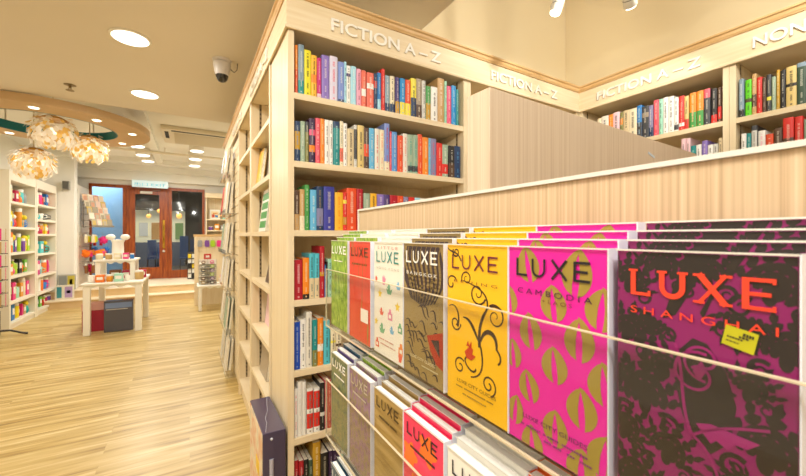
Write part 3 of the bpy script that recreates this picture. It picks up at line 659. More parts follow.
# Beijing: yellow with a dark vine and small red dragon
YEL = mat('#f2b90e', .38, .45, .35); VINE = mat('#40291c', .45); DRG = mat('#c43a1c', .45)
def d_bei(b):
    rib(b, [U(*p) for p in bez((.30, .22), (.50, .24), (.74, .26), (.70, .36))], lambda s: .0009 + .0016 * s, VINE); rib(b, spiral(*U(.36, .205), .0085, .002, 3.6, -1.35), lambda s: .0018 - .001 * s, VINE)
    rib(b, [U(*p) for p in bez((.70, .36), (.62, .44), (.56, .46), (.58, .60))], lambda s: .0026 + .0018 * s, VINE)
    rib(b, spiral(*U(.55, .285), .0125, .0018, -.4, -1.45), lambda s: .0022 - .0013 * s, VINE); rib(b, spiral(*U(.82, .40), .013, .0015, 2.2, -1.5), lambda s: .0020 - .0012 * s, VINE)
    rib(b, [U(*p) for p in bez((.60, .44), (.66, .36), (.80, .31), (.93, .36))], lambda s: .0012 + .001 * s, VINE)
    rib(b, spiral(*U(.17, .045), .006, .0015, 2.6, 1.3), lambda s: .0022 - .0012 * s, VINE); rib(b, [U(*p) for p in bez((0, .02), (.10, .06), (.20, .03), (.26, .10))], .0018, VINE); rib(b, spiral(*U(.08, .25), .010, .002, .4, 1.0), .0018, VINE)
    rib(b, [U(*p) for p in bez((.04, .40), (.16, .36), (.26, .44), (.20, .52))], lambda s: .001 + .002 * s, VINE); rib(b, spiral(*U(.16, .50), .009, .002, 0, -1.2), .0018, VINE)
    rib(b, [U(*p) for p in bez((.60, .56), (.66, .46), (.86, .48), (.84, .58))], lambda s: .0025 + .0025 * math.sin(PI * s), VINE); rib(b, [U(*p) for p in bez((.84, .58), (.90, .60), (.92, .64), (.86, .66))], .0022, VINE)
    rib(b, [U(*p) for p in bez((.30, .45), (.44, .44), (.50, .52), (.58, .58))], lambda s: .001 + .003 * math.sin(PI * s), VINE)
def d_bei2(b):
    d_bei(b)
    rib(b, [U(*p) for p in bez((.60, .60), (.66, .70), (.62, .78), (.44, .80))], lambda s: .0026 - .001 * s, VINE)
    rib(b, spiral(*U(.24, .765), .010, .002, .8, 1.2), .0018, VINE); rib(b, spiral(*U(.72, .80), .011, .002, -1.2, 1.4), .0018, VINE)
    art(b, [U(.33, .66), U(.42, .615), U(.48, .63), U(.46, .66), U(.52, .665), U(.45, .70), U(.36, .695)], DRG, 2); art(b, [U(.36, .62), U(.39, .585), U(.41, .615), U(.45, .58), U(.45, .62)], DRG, 2)
    rib(b, [U(*p) for p in bez((.36, .69), (.26, .73), (.50, .80), (.52, .74))], .0022, VINE)
def t_bei(t):
    luxe(t, mat('#6a2436', .45), .10, .86, .06, .15, .02); words(t, 'B E I J I N G', mat('#8a5a1e', .5), .14, .86, .235, .0040); words(t, 'LUXE CITY GUIDES', mat('#6a4a1a', .5), .2, .84, .865, .0038); ticks(t, mat('#8a6a2a', .5), [(.18, .84, .895, .0013), (.3, .7, .93, .0012)], 5)
# Shanghai: magenta and dark damask, red serif title, yellow sticker
SHM = mat('#84155e', .38, .45, .3); SHD = mat('#292220', .45, .4, .3); SHR = mat('#f2452c', .45)
def damask(b, cx, cz, s, flip=1, up=0.0):
    """a palmette of lobed acanthus fronds round a tear-shaped heart"""
    def frond(ang, l, k):
        top = []; bot = []; n = 4
        for i in range(n):
            f0 = .16 + .20 * i; wd = (.17, .20, .16, .10)[i]
            top += [(f0, .045), (f0 + .05, wd * .8), (f0 + .15, wd), (f0 + .19, wd * .55)]
            bot += [(f0, -.045), (f0 + .05, -wd * .7), (f0 + .15, -wd * .85), (f0 + .19, -wd * .5)]
        pl = [(.05, .03)] + top + [(1.06, .03), (1.0, -.03)] + bot[::-1] + [(.05, -.03)]
        ca, sa = math.cos(ang), math.sin(ang); o = []
        for x, y in pl:
            y += k * x * x * .35; X, Y = x * ca - y * sa, x * sa + y * ca
            o.append((cx + flip * X * s * l, cz + Y * s * l))
        art(b, o, SHD)
    for i in range(7):
        q = (i - 3) / 3; frond(PI / 2 + q * 1.75 + up, 1.0 - .22 * abs(q), -q * 1.2)
    art(b, [(cx + .13 * s * math.sin(t_ / 12 * 2 * PI) * (1 if t_ != 6 else .2), cz - .12 * s + .22 * s * -math.cos(t_ / 12 * 2 * PI)) for t_ in range(12)], SHD)
    rib(b, spiral(cx - .45 * s, cz - .42 * s, .24 * s, .06 * s, .8, 1.3, 18), lambda q: .10 * s * (1 - .6 * q), SHD); rib(b, spiral(cx + .45 * s, cz - .42 * s, .24 * s, .06 * s, PI - .8, -1.3, 18), lambda q: .10 * s * (1 - .6 * q), SHD)
def d_sha(b):
    for u, v, s, f, up in [(.08, .12, .023, 1, -.5), (.30, .06, .023, -1, .3), (.88, .10, .027, -1, .5), (.95, .29, .024, -1, .2), (.06, .32, .023, 1, -.3), (.26, .25, .020, 1, 2.6), (.20, .55, .032, 1, 0), (.04, .70, .023, 1, -.8), (.34, .72, .024, -1, .4), (.86, .60, .030, -1, .2), (.58, .08, .022, 1, .2), (.13, .88, .027, 1, 0), (.90, .84, .028, -1, 0), (.58, .90, .026, 1, .3), (.76, .20, .020, 1, 3.0), (.34, .42, .019, 1, .9), (.75, .74, .018, 1, 1.2), (.02, .50, .018, 1, -.2), (.36, .97, .02, 1, .2), (.78, .42, .018, -1, .6)]:
        damask(b, u * W, (1 - v) * H, s, f, up)
    art(b, [U(.42, .34), U(.50, .29), U(.58, .30), U(.68, .38), U(.73, .48), U(.70, .60), U(.60, .66), U(.50, .63), U(.44, .56), U(.40, .46)], SHD)
    art(b, [U(.46, .0), U(.62, .0), U(.40, .22), U(.32, .24)], SHD); art(b, [U(.72, .0), U(.78, .0), U(.60, .16), U(.56, .22), U(.54, .2)], SHD)
    PK = mat('#94206a', .4, .4, .3)
    rib(b, spiral(*U(.52, .41), .014, .004, 1.2, 1.15), .0016, PK, 2); rib(b, spiral(*U(.56, .36), .012, .003, -1.5, -1.1), .0016, PK, 2)
    rib(b, [U(*p) for p in bez((.40, .32), (.46, .42), (.42, .54), (.50, .62))], .0018, PK, 2); rib(b, [U(*p) for p in bez((.50, .62), (.62, .56), (.76, .54), (.88, .52))], .0016, PK, 2)
    rib(b, [U(*p) for p in bez((.50, .62), (.66, .66), (.72, .84), (.56, .98))], .0016, PK, 2)
    art(b, [U(.52, .575), U(.60, .56), U(.72, .565), U(.84, .57), U(.78, .60), U(.72, .598), U(.69, .625), U(.63, .608), U(.60, .625), U(.56, .60)], PK, 2)
    art(b, [U(.50, .40), U(.55, .36), U(.58, .39), U(.54, .43)], PK, 2)
STK = mat('#b9b41c', .4, .4, .3)
def t_sha(t):
    luxe(t, SHR, .105, .91, .069, .166, .03, True); words(t, 'S H A N G H A I', SHR, .105, .92, .235, .0048)
    s = MB(); c = U(.745, .262); ca, sa = math.cos(-.2), math.sin(-.2)
    q = [(-.0072, .0056), (.0076, .0056), (.0076, -.0060), (-.0072, -.0056)]
    s.prism([(c[0] + x * ca - y * sa, c[1] + x * sa + y * ca) for x, y in q], -.0012, -.0009, STK, 'y')
    o = s.build('sticker', t); o['label'] = 'yellow sticker'
    s = MB(); R = random.Random(4)
    for x, y, l, h in [(-.0055, -.0008, .007, .0009), (-.0055, -.0030, .006, .0006), (.0012, .0020, .005, .0018), (-.0002, .0006, .0035, .0010)]:
        xx = x
        while xx < x + l:
            k = R.uniform(.0007, .0014); s.prism([(c[0] + X * ca - Y * sa, c[1] + X * sa + Y * ca) for X, Y in ((xx, y), (xx + k, y), (xx + k, y + h), (xx, y + h))], -.0014, -.0011, INK, 'y'); xx += k + .0004
    s.build('sticker_print', o)
    words(t, 'LUXE CITY GUIDES', SHR, .20, .82, .865, .0038)
# Bangkok: brown-gold with dark scrolls and a red corner
BKK = mat('#957c48', .4, .45, .35); BKD = mat('#3f3032', .45); BKR = mat('#a83424', .45)
def d_bkk(b):
    R = random.Random(12)
    art(b, [U(.10, .02), U(.9, .02), U(.99, .14), U(.98, .30), U(.80, .42), U(.5, .46), U(.2, .42), U(.02, .28), U(.03, .12)], BKD)
    for u in (.06, .16, .27, .38, .5, .62, .73, .84, .94): rib(b, [U(*p) for p in bez((u, .015), (u - .16, .14), (u + .18, .24), (.5 + (u - .5) * .5, .44))], lambda s: .0042 * math.sin(PI * s) + .0005, BKK, 2)
    for u, v, r, a in [(.25, .30, .012, 0), (.75, .30, .012, 3.1), (.5, .36, .009, 1.5)]: rib(b, spiral(*U(u, v), r, .002, a, 1.4), .0018, BKK, 2)
    for i in range(34):
        u, v = R.uniform(.02, .98), R.uniform(.46, .98)
        rib(b, [U(*p) for p in bez((u, v), (u + .16, v - .06), (u + .1, v + .07), (u + R.uniform(.12, .3), v + R.uniform(-.03, .07)))], lambda s: .0004 + .0024 * math.sin(PI * s), BKD)
    art(b, [U(.62, .66), U(.98, .60), U(.98, .86), U(.84, .84), U(.70, .76)], BKR, 2); art(b, [U(.72, .68), U(.9, .66), U(.92, .78)], BKD, 3)
def t_bkk(t):
    luxe(t, INKW, .08, .86, .055, .148, .026); words(t, 'B A N G K O K', INKW, .1, .86, .235, .0042); words(t, 'LUXE CITY GUIDES', mat('#d8cfae', .5), .2, .82, .865, .0038); ticks(t, mat('#c8bd96', .5), [(.5, .86, .90, .0014)], 6)
# Little white one with coloured nursery icons
LIT = mat('#eee8da', .4, .45, .3)
def d_lit(b):
    cols = {k: mat(v, .45) for k, v in dict(r='#e0604a', p='#e08aa8', b='#7ab4d8', y='#ecc93a', g='#6fae86', o='#e88a4a').items()}
    def star(u, v, s, m): s *= 1.35; art(b, [(u * W + s * (1 if i % 2 == 0 else .45) * math.sin(i * PI / 5), (1 - v) * H + s * (1 if i % 2 == 0 else .45) * math.cos(i * PI / 5)) for i in range(10)], m)
    def duck(u, v, s, m):
        s *= 1.3; c = U(u, v); art(b, [(c[0] + x * s, c[1] + z * s) for x, z in ((-1, .3), (-.5, -.6), (.5, -.6), (1, .3), (.3, 0), (.3, .6), (.1, .9), (-.3, .9), (-.4, .5), (-.8, .5), (-.4, .2), (-.5, 0))], m)
    def house(u, v, s, m): s *= 1.25; c = U(u, v); art(b, [(c[0] + x * s, c[1] + z * s) for x, z in ((-.7, -.8), (.7, -.8), (.7, .3), (.4, .3), (.25, .9), (-.25, .9), (-.4, .3), (-.7, .3))], m); art(b, [(c[0] + x * s, c[1] + z * s) for x, z in ((-.35, -.5), (.35, -.5), (.35, .05), (-.35, .05))], LIT, 2)
    def hand(u, v, s, m): s *= 1.3; c = U(u, v); art(b, [(c[0] + x * s, c[1] + z * s) for x, z in ((-.4, -1), (.4, -1), (.9, .4), (.5, .3), (.45, 1), (.2, .4), (0, 1.1), (-.2, .4), (-.5, .9), (-.6, .1))], m)
    hand(.36, .33, .006, cols['p']); hand(.08, .33, .004, cols['r']); duck(.85, .36, .006, cols['b']); duck(.55, .41, .008, cols['g']); star(.22, .46, .006, cols['y']); star(.82, .53, .006, cols['y'])
    duck(.28, .62, .006, cols['r']); house(.58, .62, .008, cols['p']); house(.9, .70, .007, cols['g']); duck(.3, .77, .008, cols['g']); duck(.64, .75, .006, cols['b']); house(.93, .87, .008, cols['o']); house(.12, .91, .007, cols['r']); star(.08, .72, .005, cols['y']); hand(.9, .93, .006, cols['r'])
def t_lit(t):
    tl = mat('#3f9088', .45); words(t, 'L I T T L E', mat('#c87a6a', .5), .16, .84, .058, .0044); luxe(t, tl, .10, .86, .078, .175, .022); words(t, 'H O N G   K O N G', mat('#a8a89a', .5), .12, .88, .236, .0036); ticks(t, mat('#cf8a78', .5), [(.2, .7, .86, .0015), (.25, .8, .9, .0014)], 8)
# red with green streaks, and grass green
REDC = noise_mat('red_green_streak_cover', ['#8a8434', '#d8361e', '#de341e', '#e23c24'], (130, 1, 9), 1.0, 3, .38, .45, contrast=(.30, .55), coat=.35)
def t_red(t):
    luxe(t, mat('#5a4428', .45), .10, .88, .058, .15, .024); ticks(t, mat('#7a5a2c', .5), [(.16, .84, .235, .003)], 9, 'subtitle')
    s = MB(); s.box(.58 * W, .90 * W, -.0013, -.0009, .21 * H, .34 * H, mat('#f1e9dc', .5)); o = s.build('price_label', t); o['label'] = 'white price label'
    ticks(o, mat('#c06a4a', .5), [(.64, .84, .75, .0025), (.64, .84, .70, .0012)], 10, 'label_print')
GRS = noise_mat('grass_photo_cover', ['#3f6a14', '#77a022', '#9cbf38', '#dbe29a'], (95, 1, 38), 1.6, 5, .4, .45, contrast=(.28, .74), coat=.35)
def t_grs(t): luxe(t, INKW, .06, .9, .058, .15, .03); ticks(t, INKW, [(.2, .7, .235, .002)], 11)
# lower row covers
CAMO = noise_mat('blue_olive_cover', ['#1e3a4a', '#556a44', '#7c7a4a', '#2a4a56'], (60, 1, 40), 1.4, 4, .4, .45, contrast=(.3, .7), coat=.3)
PURO = noise_mat('purple_olive_cover', ['#6a4a78', '#8a7a52', '#8a6488', '#6f5c48'], (55, 1, 45), 1.4, 4, .4, .45, contrast=(.3, .7), coat=.3)
KRAFT = noise_mat('kraft_gold_cover', ['#8a6c34', '#a58648', '#b2935a'], (6, 1, 70), 1.4, 4, .4, .45, coat=.3)
HOT = mat('#f0305e', .38, .45, .35); HOR_ = mat('#f7742a', .42); WHC = mat('#eeeae0', .4, .45, .3); ORG = mat('#f06a22', .38, .45, .35); TEALC = mat('#1c4c66', .4, .45, .3)
def d_hot(b):
    for u, v, r in [(.18, .30, .016), (.62, .16, .018), (.86, .42, .016), (.42, .50, .018), (.1, .72, .018), (.72, .74, .020), (.36, .92, .016), (.95, .95, .014)]:
        c = U(u, v); pts = []
        for i in range(30):
            a = 2 * PI * i / 30; rr = r * (1 + .22 * math.cos(5 * a)); pts.append((c[0] + rr * math.cos(a), c[1] + rr * math.sin(a)))
        art(b, pts, HOR_)
def titl(m, wt=.022): return lambda t: (luxe(t, m, .10, .86, .06, .15, wt), ticks(t, m, [(.2, .8, .235, .003)], 13, 'subtitle'))
# columns (far -> near): rack positions along the aisle
COLS = [.739, .6375, .531, .436, .3355, .2405, .1400]
UP = [('guidebook', GRS, None, t_grs, 'grass green guidebook', 'green'), ('guidebook', REDC, None, t_red, 'red streaked guidebook', 'red'), ('guidebook', LIT, d_lit, t_lit, 'white guidebook with little coloured icons', 'white icon'), ('guidebook', BKK, d_bkk, t_bkk, 'brown and gold Bangkok guidebook', 'brown'), ('guidebook', YEL, d_bei2, t_bei, 'yellow Beijing guidebook with black vine', 'yellow'), ('guidebook', MAG, d_cam, t_cam, 'magenta Cambodia guidebook with gold leaves', 'magenta'), ('guidebook', SHM, d_sha, t_sha, 'dark purple damask Shanghai guidebook', 'damask')]
LOW = [('guidebook', CAMO, None, titl(INKW, .03), 'dark blue and olive guidebook', 'blue'), ('guidebook', PURO, None, titl(mat('#b8ae9a', .5)), 'mottled purple guidebook', 'purple'), ('guidebook', KRAFT, None, titl(mat('#4a3418', .45)), 'golden kraft guidebook', 'kraft'), ('guidebook', HOT, d_hot, titl(INK), 'hot pink and orange guidebook', 'pink'), ('guidebook', WHC, None, titl(INK), 'white guidebook with black title', 'white'), ('guidebook', ORG, None, titl(INK), 'orange guidebook with black title', 'orange'), ('guidebook', YEL, d_bei, titl(INK), 'yellow vine guidebook', 'yellow')]
ROWW = ['front of', 'second in', 'third in', 'rearmost in']
def fill(tier, cols, zt, which, alt=None):
    for k, (nm, base, dr, dt, lab, short) in enumerate(cols):
        proto = None
        for r in range(4):
            loc = (CF + r * ROW, COLS[k], zt - BH + r * STEP)
            lb = '%s, %s its stack on the %s tier' % (lab, ROWW[r], which)
            a = (alt or {}).get((k, r))
            wide = .945 if (tier == 0 and k == 6) else 1
            if a is not None:
                g = guide('guidebook', a[0], a[1], a[2]); g.location = loc; lb = '%s, %s its stack on the %s tier' % (a[3], ROWW[r], which)
            elif proto is None:
                proto = g = guide(nm, base, dr, dt); g.location = loc
            else: g = dup(proto, loc)
            g.scale = (wide, 1, 1); g['label'] = lb; g['group'] = 'guidebooks on the %s tier' % which
GRSALT = (GRS, None, None, 'grass green guidebook')
GB = (GRS, None, t_grs, 'grass green guidebook'); CB = (LIT, None, titl(INK), 'plain cream guidebook')
fill(0, UP, TIERS[0], 'top', {(1, 1): GB, (1, 2): CB, (1, 3): CB})
TB = (TEALC, None, titl(INKW), 'dark teal guidebook'); PB = (mat('#4a2c78', .4, .45, .3), None, titl(INKW), 'deep purple guidebook')
fill(1, LOW, TIERS[1], 'middle', {(0, 2): TB, (0, 3): TB, (0, 1): PB, (1, 2): (GRS, None, t_grs, 'grass green guidebook'), (1, 3): (GRS, None, t_grs, 'grass green guidebook')})
L3 = [('guidebook', TEALC, None, titl(INKW), 'dark teal guidebook', 'teal'), ('guidebook', mat('#6fb04a', .4, .45, .3), None, titl(INKW), 'leaf green guidebook', 'green'), ('guidebook', WHC, None, titl(INK), 'white guidebook', 'white'), ('guidebook', ORG, None, titl(INK), 'orange guidebook', 'orange')]
def fill_low():
    for k, (nm, base, dr, dt, lab, short) in enumerate(L3):
        proto = None
        for r in range(4):
            loc = (CF + r * ROW, COLS[k], TIERS[2] - BH + r * STEP)
            if proto is None: proto = g = guide(nm, base, dr, dt); g.location = loc
            else: g = dup(proto, loc)
            g['label'] = '%s, %s its stack on the lowest tier' % (lab, ROWW[r]); g['group'] = 'guidebooks on the lowest tier'
fill_low()

# ---- tall partition behind the rack
t = thing('partition', 'tall striped laminate partition behind the guidebook rack, with a slanting outline', 'partition', (.703, .716, 0), .040)
b = MB(); b.box(0, 1.46, 0, .088, .06, 1.762, ZEBRA3, .002); b.build('panel', t)
b = MB(); b.box(.02, 1.44, .006, .082, .002, .0598, MAPLE_H); b.build('foot_plinth', t)
tg = on_y(652, .752, 156)
b = MB(); b.prism([(-.03, .006), (.026, -.007), (.03, .001), (-.028, .016)], -.0012, 0, mat('#cfdbe6', .35), 'y'); o = b.build('shelf_tag', None, (tg[0], .716 + (tg[0] - .703) * math.tan(.040) - .0004, tg[2])); o.rotation_euler = (0, 0, .040); tag(o, 'small pale blue tag stuck low on the tall striped partition', 'tag')

# ---- shrink-wrapped boxed book at the foot of the corner end panel
t = thing('boxed_book', 'tall shrink-wrapped dark purple book leaning upright at the corner end panel', 'book', (.309, 1.765, 0))
BXP = mat('#463e5a', .28, .5, .5); BXT = mat('#57536a', .25, .5, .5)
b = MB(); b.box(-.047, .047, -.182, .182, .003, .523, BXP, .002); b.build('cover', t)
ARTM = noise_mat('faded_poster_art', ['#e0c8a2', '#d88a5a', '#e8d8b8', '#b8b0a0'], (1, 6, 7), 1.6, 4, .3, .5, contrast=(.3, .7), coat=.4)
b = MB(); b.box(-.0485, -.0472, -.176, .176, .008, .517, ARTM); b.build('front_art', t)
b = MB(); b.box(-.0497, -.0486, -.10, -.02, .30, .36, mat('#e8c21e', .4)); b.build('sticker', t)
b = MB(); b.tube([(-.012, -.1835, .41), (-.012, -.1835, .30)], .009, mat('#b9b6c4', .3), 8); b.build('spine_mark', t); b = MB(); b.sphere((-.012, -.184, .495), .006, mat('#d8d8e0', .3), 8, 5); b.build('spine_dot', t)
b = MB(); R = random.Random(3)
pts = [(-.03 + .06 * i / 9 + R.uniform(-.005, .005), -.17 + .34 * i / 9, .5238 + R.uniform(0, .0012)) for i in range(10)]
b.tube(pts, .0014, mat('#a8a6b4', .15, .6), 6); b.build('wrap_seam', t)

# ---- books standing in the aisle cases (side on, half hidden) and face-out on the slat panel
def face_out(label, X, Y, z, w, h, th, col, lean=.14, group=None, bands=(), name='book'):
    """a book facing the aisle (-X), leaning back"""
    t = thing(name, label, 'book', (X, Y, z), 0, group)
    t.rotation_euler = (0, lean, 0)
    m = mat(NAMES.get(col, col), .4, .45)
    b = MB(); b.box(0, .0012, -w / 2, w / 2, 0, h, m); b.box(th - .0012, th, -w / 2, w / 2, 0, h, m); b.box(.0012, th - .0012, w / 2 - .0012, w / 2, 0, h, m)
    for v0, v1, c in bands: b.box(-.0004, 0, -w / 2 + .01, w / 2 - .01, v0 * h, v1 * h, mat(NAMES.get(c, c), .45))
    b.build('cover', t)
    p = MB(); p.box(.0014, th - .0014, -w / 2 + .0012, w / 2 - .0014, .0012, h - .0015, PAGES); p.build('pages', t)
    return t
GA = 'books standing in the aisle cases'
face_out('thin orange-spined book on the upper shelf of the nearest aisle case', .385, 2.525, LV[1] + .003, .17, .24, .02, 'amber', .12, GA)
face_out('large pale grey book leaning on the upper shelf of the aisle case', .425, 2.40, LV[1] + .003, .22, .25, .016, 'pale grey', .12, GA)
face_out('white book with green leaf discs on middle shelf of the aisle case', .375, 2.30, LV[2] + .003, .22, .26, .02, 'white', .12, GA, [(.08, .24, 'green'), (.3, .46, 'green'), (.52, .68, 'green'), (.74, .9, 'green')])
face_out('cream book with pale pattern on middle shelf of the aisle case', .40, 2.51, LV[2] + .003, .16, .23, .018, 'cream', .12, GA, [(.2, .8, 'beige')])
face_out('dark slender book on the fourth shelf of the nearest aisle case', .40, 2.26, LV[3] + .003, .14, .20, .012, 'brown', .2, GA)
face_out('faded pink book on the fifth shelf of the nearest aisle case', .44, 2.45, LV[4] + .003, .26, .26, .012, 'pale pink', .1, GA)
face_out('brown-covered book leaning on the sixth shelf of the nearest aisle case', .40, 2.42, LV[5] + .003, .24, .25, .016, 'taupe', .12, GA)
LED = [(1.93, [('black', 'cream')], .25), (1.56, [('red', 'white')], .31), (1.19, [('sage', 'off-white')], .29), (.86, [('white', 'off-white')], .27), (.47, [('off-white', 'sage')], .29), (.08, [('pale grey', 'off-white')], .29)]
NMZ = ['topmost', 'second', 'third', 'fourth', 'fifth', 'lowest']
for k, (z, cols, h) in enumerate(LED):
    a = thing('acrylic_ledge', '%s clear ledge on the slat panel at the aisle end' % NMZ[k], 'ledge', (.37, 4.0, z), 0, 'clear ledges on the slat panel')
    b = MB(); b.box(-.095, -.003, -.45, .45, -.004, -.0005, ACRYL); b.build('tray', a); b = MB(); b.box(-.098, -.0952, -.45, .45, -.004, .035, ACRYL); b.build('lip', a)
    b = MB(); b.box(-.0985, -.0947, -.45, .45, .0352, .037, AC_EDGE); b.build('lip_edge', a)
    c1, c2 = cols[0]
    for j, (c, Y) in enumerate(((c1, 4.26), (c2, 3.84))):
        for r in range(2):
            face_out('%s book, %s of the %s pair on the %s aisle ledge' % (c, ['front', 'back'][r], ['far', 'near'][j], NMZ[k]), .284 + r * .03, Y, z + .003, .20, h, .018, c, .1, 'books face-out on the aisle ledges')

# ================================================================== BACK OF THE SHOP
GOODS = {'yellow': '#ecd21c', 'green': '#6fb83a', 'orange': '#ee7a22', 'red': '#d83a30', 'pink': '#e83a86', 'teal': '#1fa39a', 'blue': '#2f7ec8', 'white': '#f0ece0', 'black': '#2a2a2c', 'cream': '#e8dcb8', 'purple': '#7a4a9a', 'brown': '#8a5a34', 'lime': '#a8cc2c', 'crimson': '#b81c4a', 'turquoise': '#4ec4c8', 'magenta': '#d01e7a', 'tan': '#c8a468', 'amber': '#e0922a', 'grey': '#9a9a98', 'mint': '#a8dcc4'}
def g_item(kind, col, w, h, loc, label, group, rz=0):
    """small shop goods: box, bottle, jar, ball-topped toy, cup"""
    m = mat(GOODS[col], .45, .4); w2 = w / 2
    names = {'box': 'gift_box', 'bottle': 'bottle', 'jar': 'jar', 'toy': 'toy', 'cup': 'cup', 'bag': 'gift_bag'}
    t = thing(names[kind], label, {'box': 'box', 'bag': 'bag'}.get(kind, kind), loc, rz, group)
    lt = mat('#f2eee2', .5)
    b = MB()
    if kind == 'box':
        b.box(-w2, w2, -w2, w2, .001, h, m, .004); b.build('carton', t); b = MB(); b.box(-w2 * .7, w2 * .7, -w2 - .001, -w2 - .0002, h * .35, h * .75, lt); b.box(w2 + .0002, w2 + .001, -w2 * .7, w2 * .7, h * .35, h * .75, lt); b.build('printed_label', t)
    elif kind == 'bottle':
        b.lathe([(w2 * .9, .001), (w2, .01), (w2, h * .6), (w2 * .4, h * .78), (w2 * .36, h * .88)], m, n=16); b.build('bottle_body', t); b = MB(); b.lathe([(w2 * .42, h * .885), (w2 * .42, h)], lt, n=14); b.build('cap', t)
    elif kind == 'jar':
        b.lathe([(w2 * .92, .001), (w2, .008), (w2, h * .76), (w2 * .9, h * .8)], m, n=16); b.build('jar_body', t); b = MB(); b.lathe([(w2 * .95, h * .805), (w2 * .95, h * .97), (w2 * .85, h)], lt, n=16); b.build('lid', t)
    elif kind == 'toy':
        b.lathe([(w2 * .7, .001), (w2, h * .2), (w2 * .85, h * .5), (w2 * .45, h * .6)], m, n=14); b.build('toy_body', t); b = MB(); b.sphere((0, 0, h * .79), h * .2, mat(GOODS[random.Random(col + kind).choice(['yellow', 'orange', 'pink', 'white', 'teal'])], .5), 12, 8); b.build('head', t)
    elif kind == 'cup':
        b.lathe([(w2 * .7, .001), (w2 * .8, .006), (w2, h), (w2 * .92, h), (w2 * .7, h * .12)], m, n=18); b.build('cup_body', t)
        b = MB(); b.tube([(w2 * .85, 0, h * .8), (w2 * 1.5, 0, h * .72), (w2 * 1.5, 0, h * .38), (w2 * .78, 0, h * .28)], w * .06, m, 6); b.build('handle', t)
    elif kind == 'bag':
        rows = [[(-w2, -w2 * .5, .001), (w2, -w2 * .5, .001), (w2, w2 * .5, .001), (-w2, w2 * .5, .001)], [(-w2 * 1.06, -w2 * .55, h * .5), (w2 * 1.06, -w2 * .55, h * .5), (w2 * 1.06, w2 * .55, h * .5), (-w2 * 1.06, w2 * .55, h * .5)], [(-w2 * .95, -w2 * .2, h), (w2 * .95, -w2 * .2, h), (w2 * .95, w2 * .2, h), (-w2 * .95, w2 * .2, h)]]
        b.quads(rows, m, True, False); b.face(list(reversed(rows[0])), m); b.face(rows[2], m); b.build('pouch', t)
        b = MB(); b.tube([(-w2 * .4, 0, h), (-w2 * .35, 0, h * 1.18), (w2 * .35, 0, h * 1.18), (w2 * .4, 0, h)], w * .03, lt, 6); b.build('handle', t)
    return t
CASE = mat('#efe7d4', .45, .35)
ZL = [[1.86, 1.49, 1.11, .77, .40, .10], [1.90, 1.64, 1.39, 1.05, .68, .38, .10]]
YL = [(7.22, 8.26), (8.275, 9.315)]
GOODL = [[['yellow bottle', 'cream jar', 'orange toy', 'grey bottle'], ['cream box', 'yellow box', 'red toy', 'amber jar', 'tan cup'], ['black bottle', 'orange box', 'teal toy', 'lime jar', 'purple bottle', 'yellow toy'], ['white box', 'amber box', 'lime bottle', 'black box', 'orange cup'], ['yellow jar', 'pink box', 'mint bottle', 'cream jar', 'pink box'], ['teal box', 'blue box', 'yellow jar', 'pink bag', 'tan box']],
         [['blue box', 'orange jar', 'red bottle', 'blue box'], ['cream cup', 'white cup', 'black cup'], ['purple box', 'crimson box', 'amber jar', 'red box'], ['tan box', 'cream jar', 'brown cup'], ['crimson box', 'magenta box', 'mint cup', 'pink bag'], ['green box', 'amber box', 'orange jar', 'blue cup'], ['pink bag', 'teal box', 'red bag', 'crimson jar']]]
for u, (y0, y1) in enumerate(YL):
    t = thing('shelving_unit', ['white shelving unit nearest the viewer along the left wall', 'white shelving unit along the left wall, next to the pillar'][u], 'shelving unit', (-2.2, y0, 0), 0, 'white shelving units')
    L = y1 - y0; Dp = .36
    for a in (0, L - .05): b = MB(); b.box(-Dp, 0, a, a + .05, .002, 2.3, CASE); b.build('side_panel', t)
    b = MB(); b.box(-Dp, -Dp + .015, .0505, L - .0505, .002, 2.3, CASE); b.build('back_panel', t)
    b = MB(); b.box(-Dp + .0155, -.001, .0505, L - .0505, 2.16, 2.3, CASE); b.build('top_panel', t)
    b = MB(); b.box(-.04, -.02, .0505, L - .0505, .002, ZL[u][-1] - .036, CASE); b.build('plinth', t)
    for k, z in enumerate(ZL[u]):
        b = MB(); b.box(-Dp + .0155, -.001, .0505, L - .0505, z - .035, z, CASE); b.build('shelf', t)
        it = GOODL[u][k]; Rg = random.Random(900 + u * 10 + k); it = [q for p_ in it for q in ([p_] if Rg.random() < .35 else [p_, '%s %s' % (Rg.choice(['yellow', 'green', 'orange', 'red', 'pink', 'teal', 'blue', 'white', 'purple', 'lime', 'crimson', 'turquoise', 'amber']), Rg.choice(['box', 'bottle', 'jar', 'toy', 'box']))])]; n = len(it); pitch = (L - .12) / n
        up = (ZL[u][k - 1] - .035 if k else 2.16) - z
        for i, s in enumerate(it):
            col, kind = s.split(); R = random.Random(u * 100 + k * 10 + i)
            w = min(pitch * .86, .17); h = min(up * R.uniform(.55, .9) * (.78 if kind == 'bag' else 1), .30 if kind != 'cup' else .12)
            # left in the picture = nearer the viewer
            g_item(kind, col, w, h, (-2.2 - .05 - w / 2 - R.uniform(0, .04), y0 + .06 + pitch * (i + .5), z + .0008), '%s %s, %s on the %s shelf of the %s white unit' % (col, {'toy': 'figure', 'box': 'box', 'bag': 'gift bag'}.get(kind, kind), place_word(i, n), ORD[k + 1], ['near', 'far'][u]), 'goods on the white shelving units')

